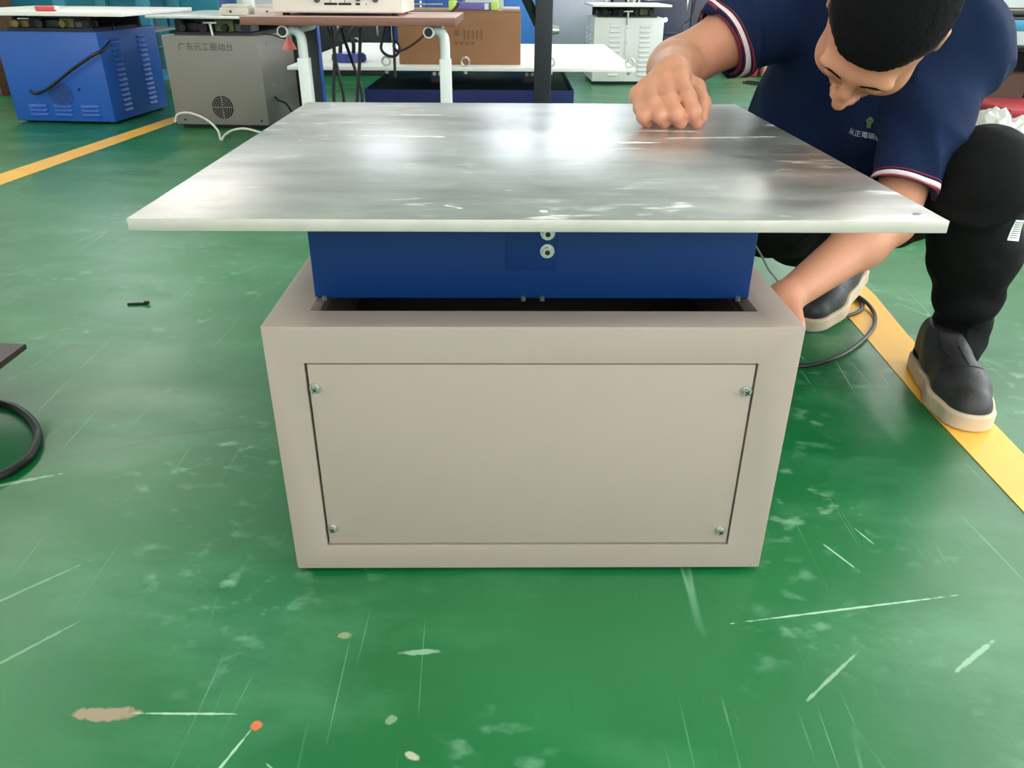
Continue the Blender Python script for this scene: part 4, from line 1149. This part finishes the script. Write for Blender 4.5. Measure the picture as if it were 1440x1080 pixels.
locker('light grey steel cabinet behind the right end of the pale plate', (.28, 7.2, 0), .52, .45, .95, CABG, doors=1)
locker('narrow dark grey steel cabinet right of the light grey one', (.815, 7.15, 0), .16, .4, .92, mat('mid_grey_cabinet', (122, 124, 136), .5))
locker('bright blue steel cabinet behind the cardboard box and black post', (-.08, 6.3, 0), .33, .4, .86, mat('cobalt_enamel', (54, 124, 204), .45))
locker('dark grey rack cabinet behind the computer case', (1.22, 7.3, 0), .55, .5, .95, CABD, doors=2)
locker('blue steel cabinet far behind the bench left of the cardboard box', (-.95, 6.6, 0), .55, .4, .86, PAINT_BLUE, doors=2)
locker('black steel cabinet behind the hanging cables', (-1.55, 6.3, 0), .58, .4, .62, BLACKP, doors=2)
locker('dark teal cabinet at the back left behind the trolley', (-4.6, 8.2, 0), 1.8, .5, 1.1, TEAL, doors=3)
locker('grey steel cabinet at the back behind the squatting person', (1.85, 7.6, 0), 1.0, .5, .95, mat('cool_grey_cabinet', (150, 154, 166), .5), doors=2)
hang('coiled black cable hanging behind the white machine at the dark cabinet', [(.93, 7.05, .58), (.90, 7.05, .53), (.92, 7.05, .48), (.97, 7.05, .47), (1.0, 7.05, .52), (.97, 7.05, .58), (.92, 7.05, .56), (.91, 7.05, .50), (.96, 7.05, .46)], .008)
hang('thin black cable drooping against the dark rack cabinet', [(1.33, 7.24, .9), (1.32, 7.22, .6), (1.36, 7.2, .40), (1.44, 7.2, .34), (1.5, 7.22, .45), (1.52, 7.24, .8)], .006)
# boxes seen between arm and torso
REDB = mat('red_bin', (168, 52, 74), .5)
carton('pale orange cardboard box seen between the person and their raised arm', (1.91, 6.38, 0), .5, .4, .20, mat('cardboard_pale', (206, 156, 122), .75, var=.05), tape=False)
t = thing('red_bin', 'dark red plastic bin left of the pale orange box behind the raised arm', 'bin', (1.76, 6.42, 0))
box('body', -.10, .12, 0, .26, 0, .22, REDB, t, bev=.01); box('rim', -.11, .13, -.01, .27, .212, .228, REDB, t, bev=.004)
hang('thin black wire on the floor seen between torso and raised arm', [(1.80, 5.95, .007), (1.70, 6.05, .007), (1.66, 6.0, .007), (1.70, 5.9, .007), (1.85, 5.85, .007), (2.1, 5.88, .007)], .006)

# right: blue-edged bench with rods and dark cartons under it
def right_bench():
    SKY = mat('sky_blue_edge', (58, 144, 182), .4)
    t = thing('blue_edged_bench', 'heavy bench with sky blue edge at the right behind the person', 'table', (1.48, 2.95, 0), -.05)
    box('bench_top', 0, 1.5, 0, .8, .515, .55, SKY, t, bev=.004)
    box('work_mat', .01, 1.49, .01, .79, .55, .556, mat('dark_green_mat', (40, 56, 52), .6), t)
    for x in (.06, 1.38):
        for y_ in (.06, .70): box('leg', x, x+.06, y_, y_+.06, 0, .516, BLACKP, t)
    return t
right_bench()
for i, (m, r, lb) in enumerate([(BLACKP, .011, 'black rod at the front edge of the blue-edged bench'), (STEEL, .009, 'shiny steel rod lying behind the front black rod on the bench'), (BRASS, .010, 'brass coloured rod lying in the middle of the rods on the bench'),
                               (BLACKP, .012, 'thick black rod lying behind the brass coloured rod'), (STEEL, .010, 'steel rod lying second from the back on the bench'), (mat('cream_rod', (206, 196, 170), .5), .010, 'cream rod at the back of the rods on the bench')]):
    t = thing('metal_rod', lb, 'rod', (1.54, 3.02+.075*i, .557), -.05)
    cyl('shaft', (0, 0, r), (1.3, 0, r), r, m, t, n=14); cyl('end_cap', (-.01, 0, r), (0, 0, r), r*.8, ZINC, t, n=12)
carton('dark brown cardboard box under the blue-edged bench, nearest the person', (1.53, 3.12, 0), .40, .5, .36, mat('cardboard_umber', (88, 60, 46), .8, var=.15, scale=8))
carton('very dark carton under the blue-edged bench at the right frame edge', (1.97, 3.14, 0), .45, .5, .42, mat('cardboard_black', (52, 40, 36), .8, var=.15, scale=8))
t = thing('red_crate', 'small red plastic crate in front of the dark cartons at the right edge', 'crate', (1.60, 2.62, 0))
RD = mat('crate_red', (176, 52, 60), .5)
box('body', 0, .36, 0, .26, 0, .30, RD, t, bev=.01); box('rim', -.01, .37, -.01, .27, .285, .305, RD, t, bev=.004)
def plastic_bag():
    t = D.objects.new('x', None)
    bm = bmesh.new(); bmesh.ops.create_icosphere(bm, subdivisions=5, radius=1)
    for v in bm.verts:
        p = v.co.copy(); f = 1+.45*noise.noise(p*2.2)+.30*abs(noise.noise(p*5.5))+.12*abs(noise.noise(p*13))
        v.co = Vector((p.x*.17*f, p.y*.12*f, max(-.14, p.z*.15*f)+.14))
    m = mat('crumpled_film', (226, 222, 216), .25, var=.08, scale=30, spec=.8)
    b = m.node_tree.nodes['Principled BSDF']; b.inputs['Transmission Weight'].default_value = .35; b.inputs['Roughness'].default_value = .25
    o = bm_obj('plastic_bag', bm, m, None, smooth=False, loc=(1.44, 2.42, .0))
    tag(o, 'crumpled clear white plastic bag on the floor just above the knee', 'bag')
plastic_bag()

# left edge: dark plate on block and thick black cable
t = thing('black_plate', 'thin dark brown steel plate sticking in at the left edge of the floor', 'plate', (-1.12, 1.16, 0), .0)
pl = prism('plate', [(-.30, -.30), (.273, -.30), (.271, .07), (-.30, .09)], .088, .098, mat('rusty_dark_steel', (62, 50, 48), .4, metal=.4, var=.15, scale=14), t, bev=.001)
box('foot_block', -.26, -.10, -.26, .04, 0, .088, mat('dark_block', (34, 30, 30), .6), t)
tag(tube('black_hose', [(-1.15, 1.215, .0075), (-1.0, 1.205, .0075), (-.89, 1.177, .0075), (-.848, 1.157, .0075), (-.801, 1.117, .0075), (-.764, 1.066, .0075), (-.747, 1.013, .0075), (-.751, .978, .0075), (-.762, .955, .0075), (-.80, .90, .0075), (-.90, .84, .0075)], .0068, CABLE, n=12),
    'thick black cable curving over the floor at the left edge', 'cable')
t = thing('metal_clip', 'small black metal clip lying alone on the floor left of the table', 'clip', (-.858, 1.655, 0), .08)
box('strip', -.022, .022, -.003, .003, 0, .005, DARKGAP, t, bev=.001); cyl('end', (.016, 0, .005), (.026, 0, .005), .004, DARKGAP, t, n=10)
# cable loops on the yellow line behind the cabinet
hang('black cable looping over the yellow line behind the cabinet', [(.63, 1.60, .006), (.699, 1.591, .006), (.745, 1.605, .006), (.785, 1.635, .006), (.81, 1.68, .006), (.806, 1.72, .006), (.78, 1.75, .006)], .0042, name='floor_cable')
hang('dark cable curving from the yellow line down to the cabinet side', [(.78, 1.74, .012), (.80, 1.722, .014), (.814, 1.677, .012), (.808, 1.605, .006), (.76, 1.514, .006), (.665, 1.407, .006), (.575, 1.353, .006), (.50, 1.36, .006), (.40, 1.38, .006)], .0042, name='floor_cable')
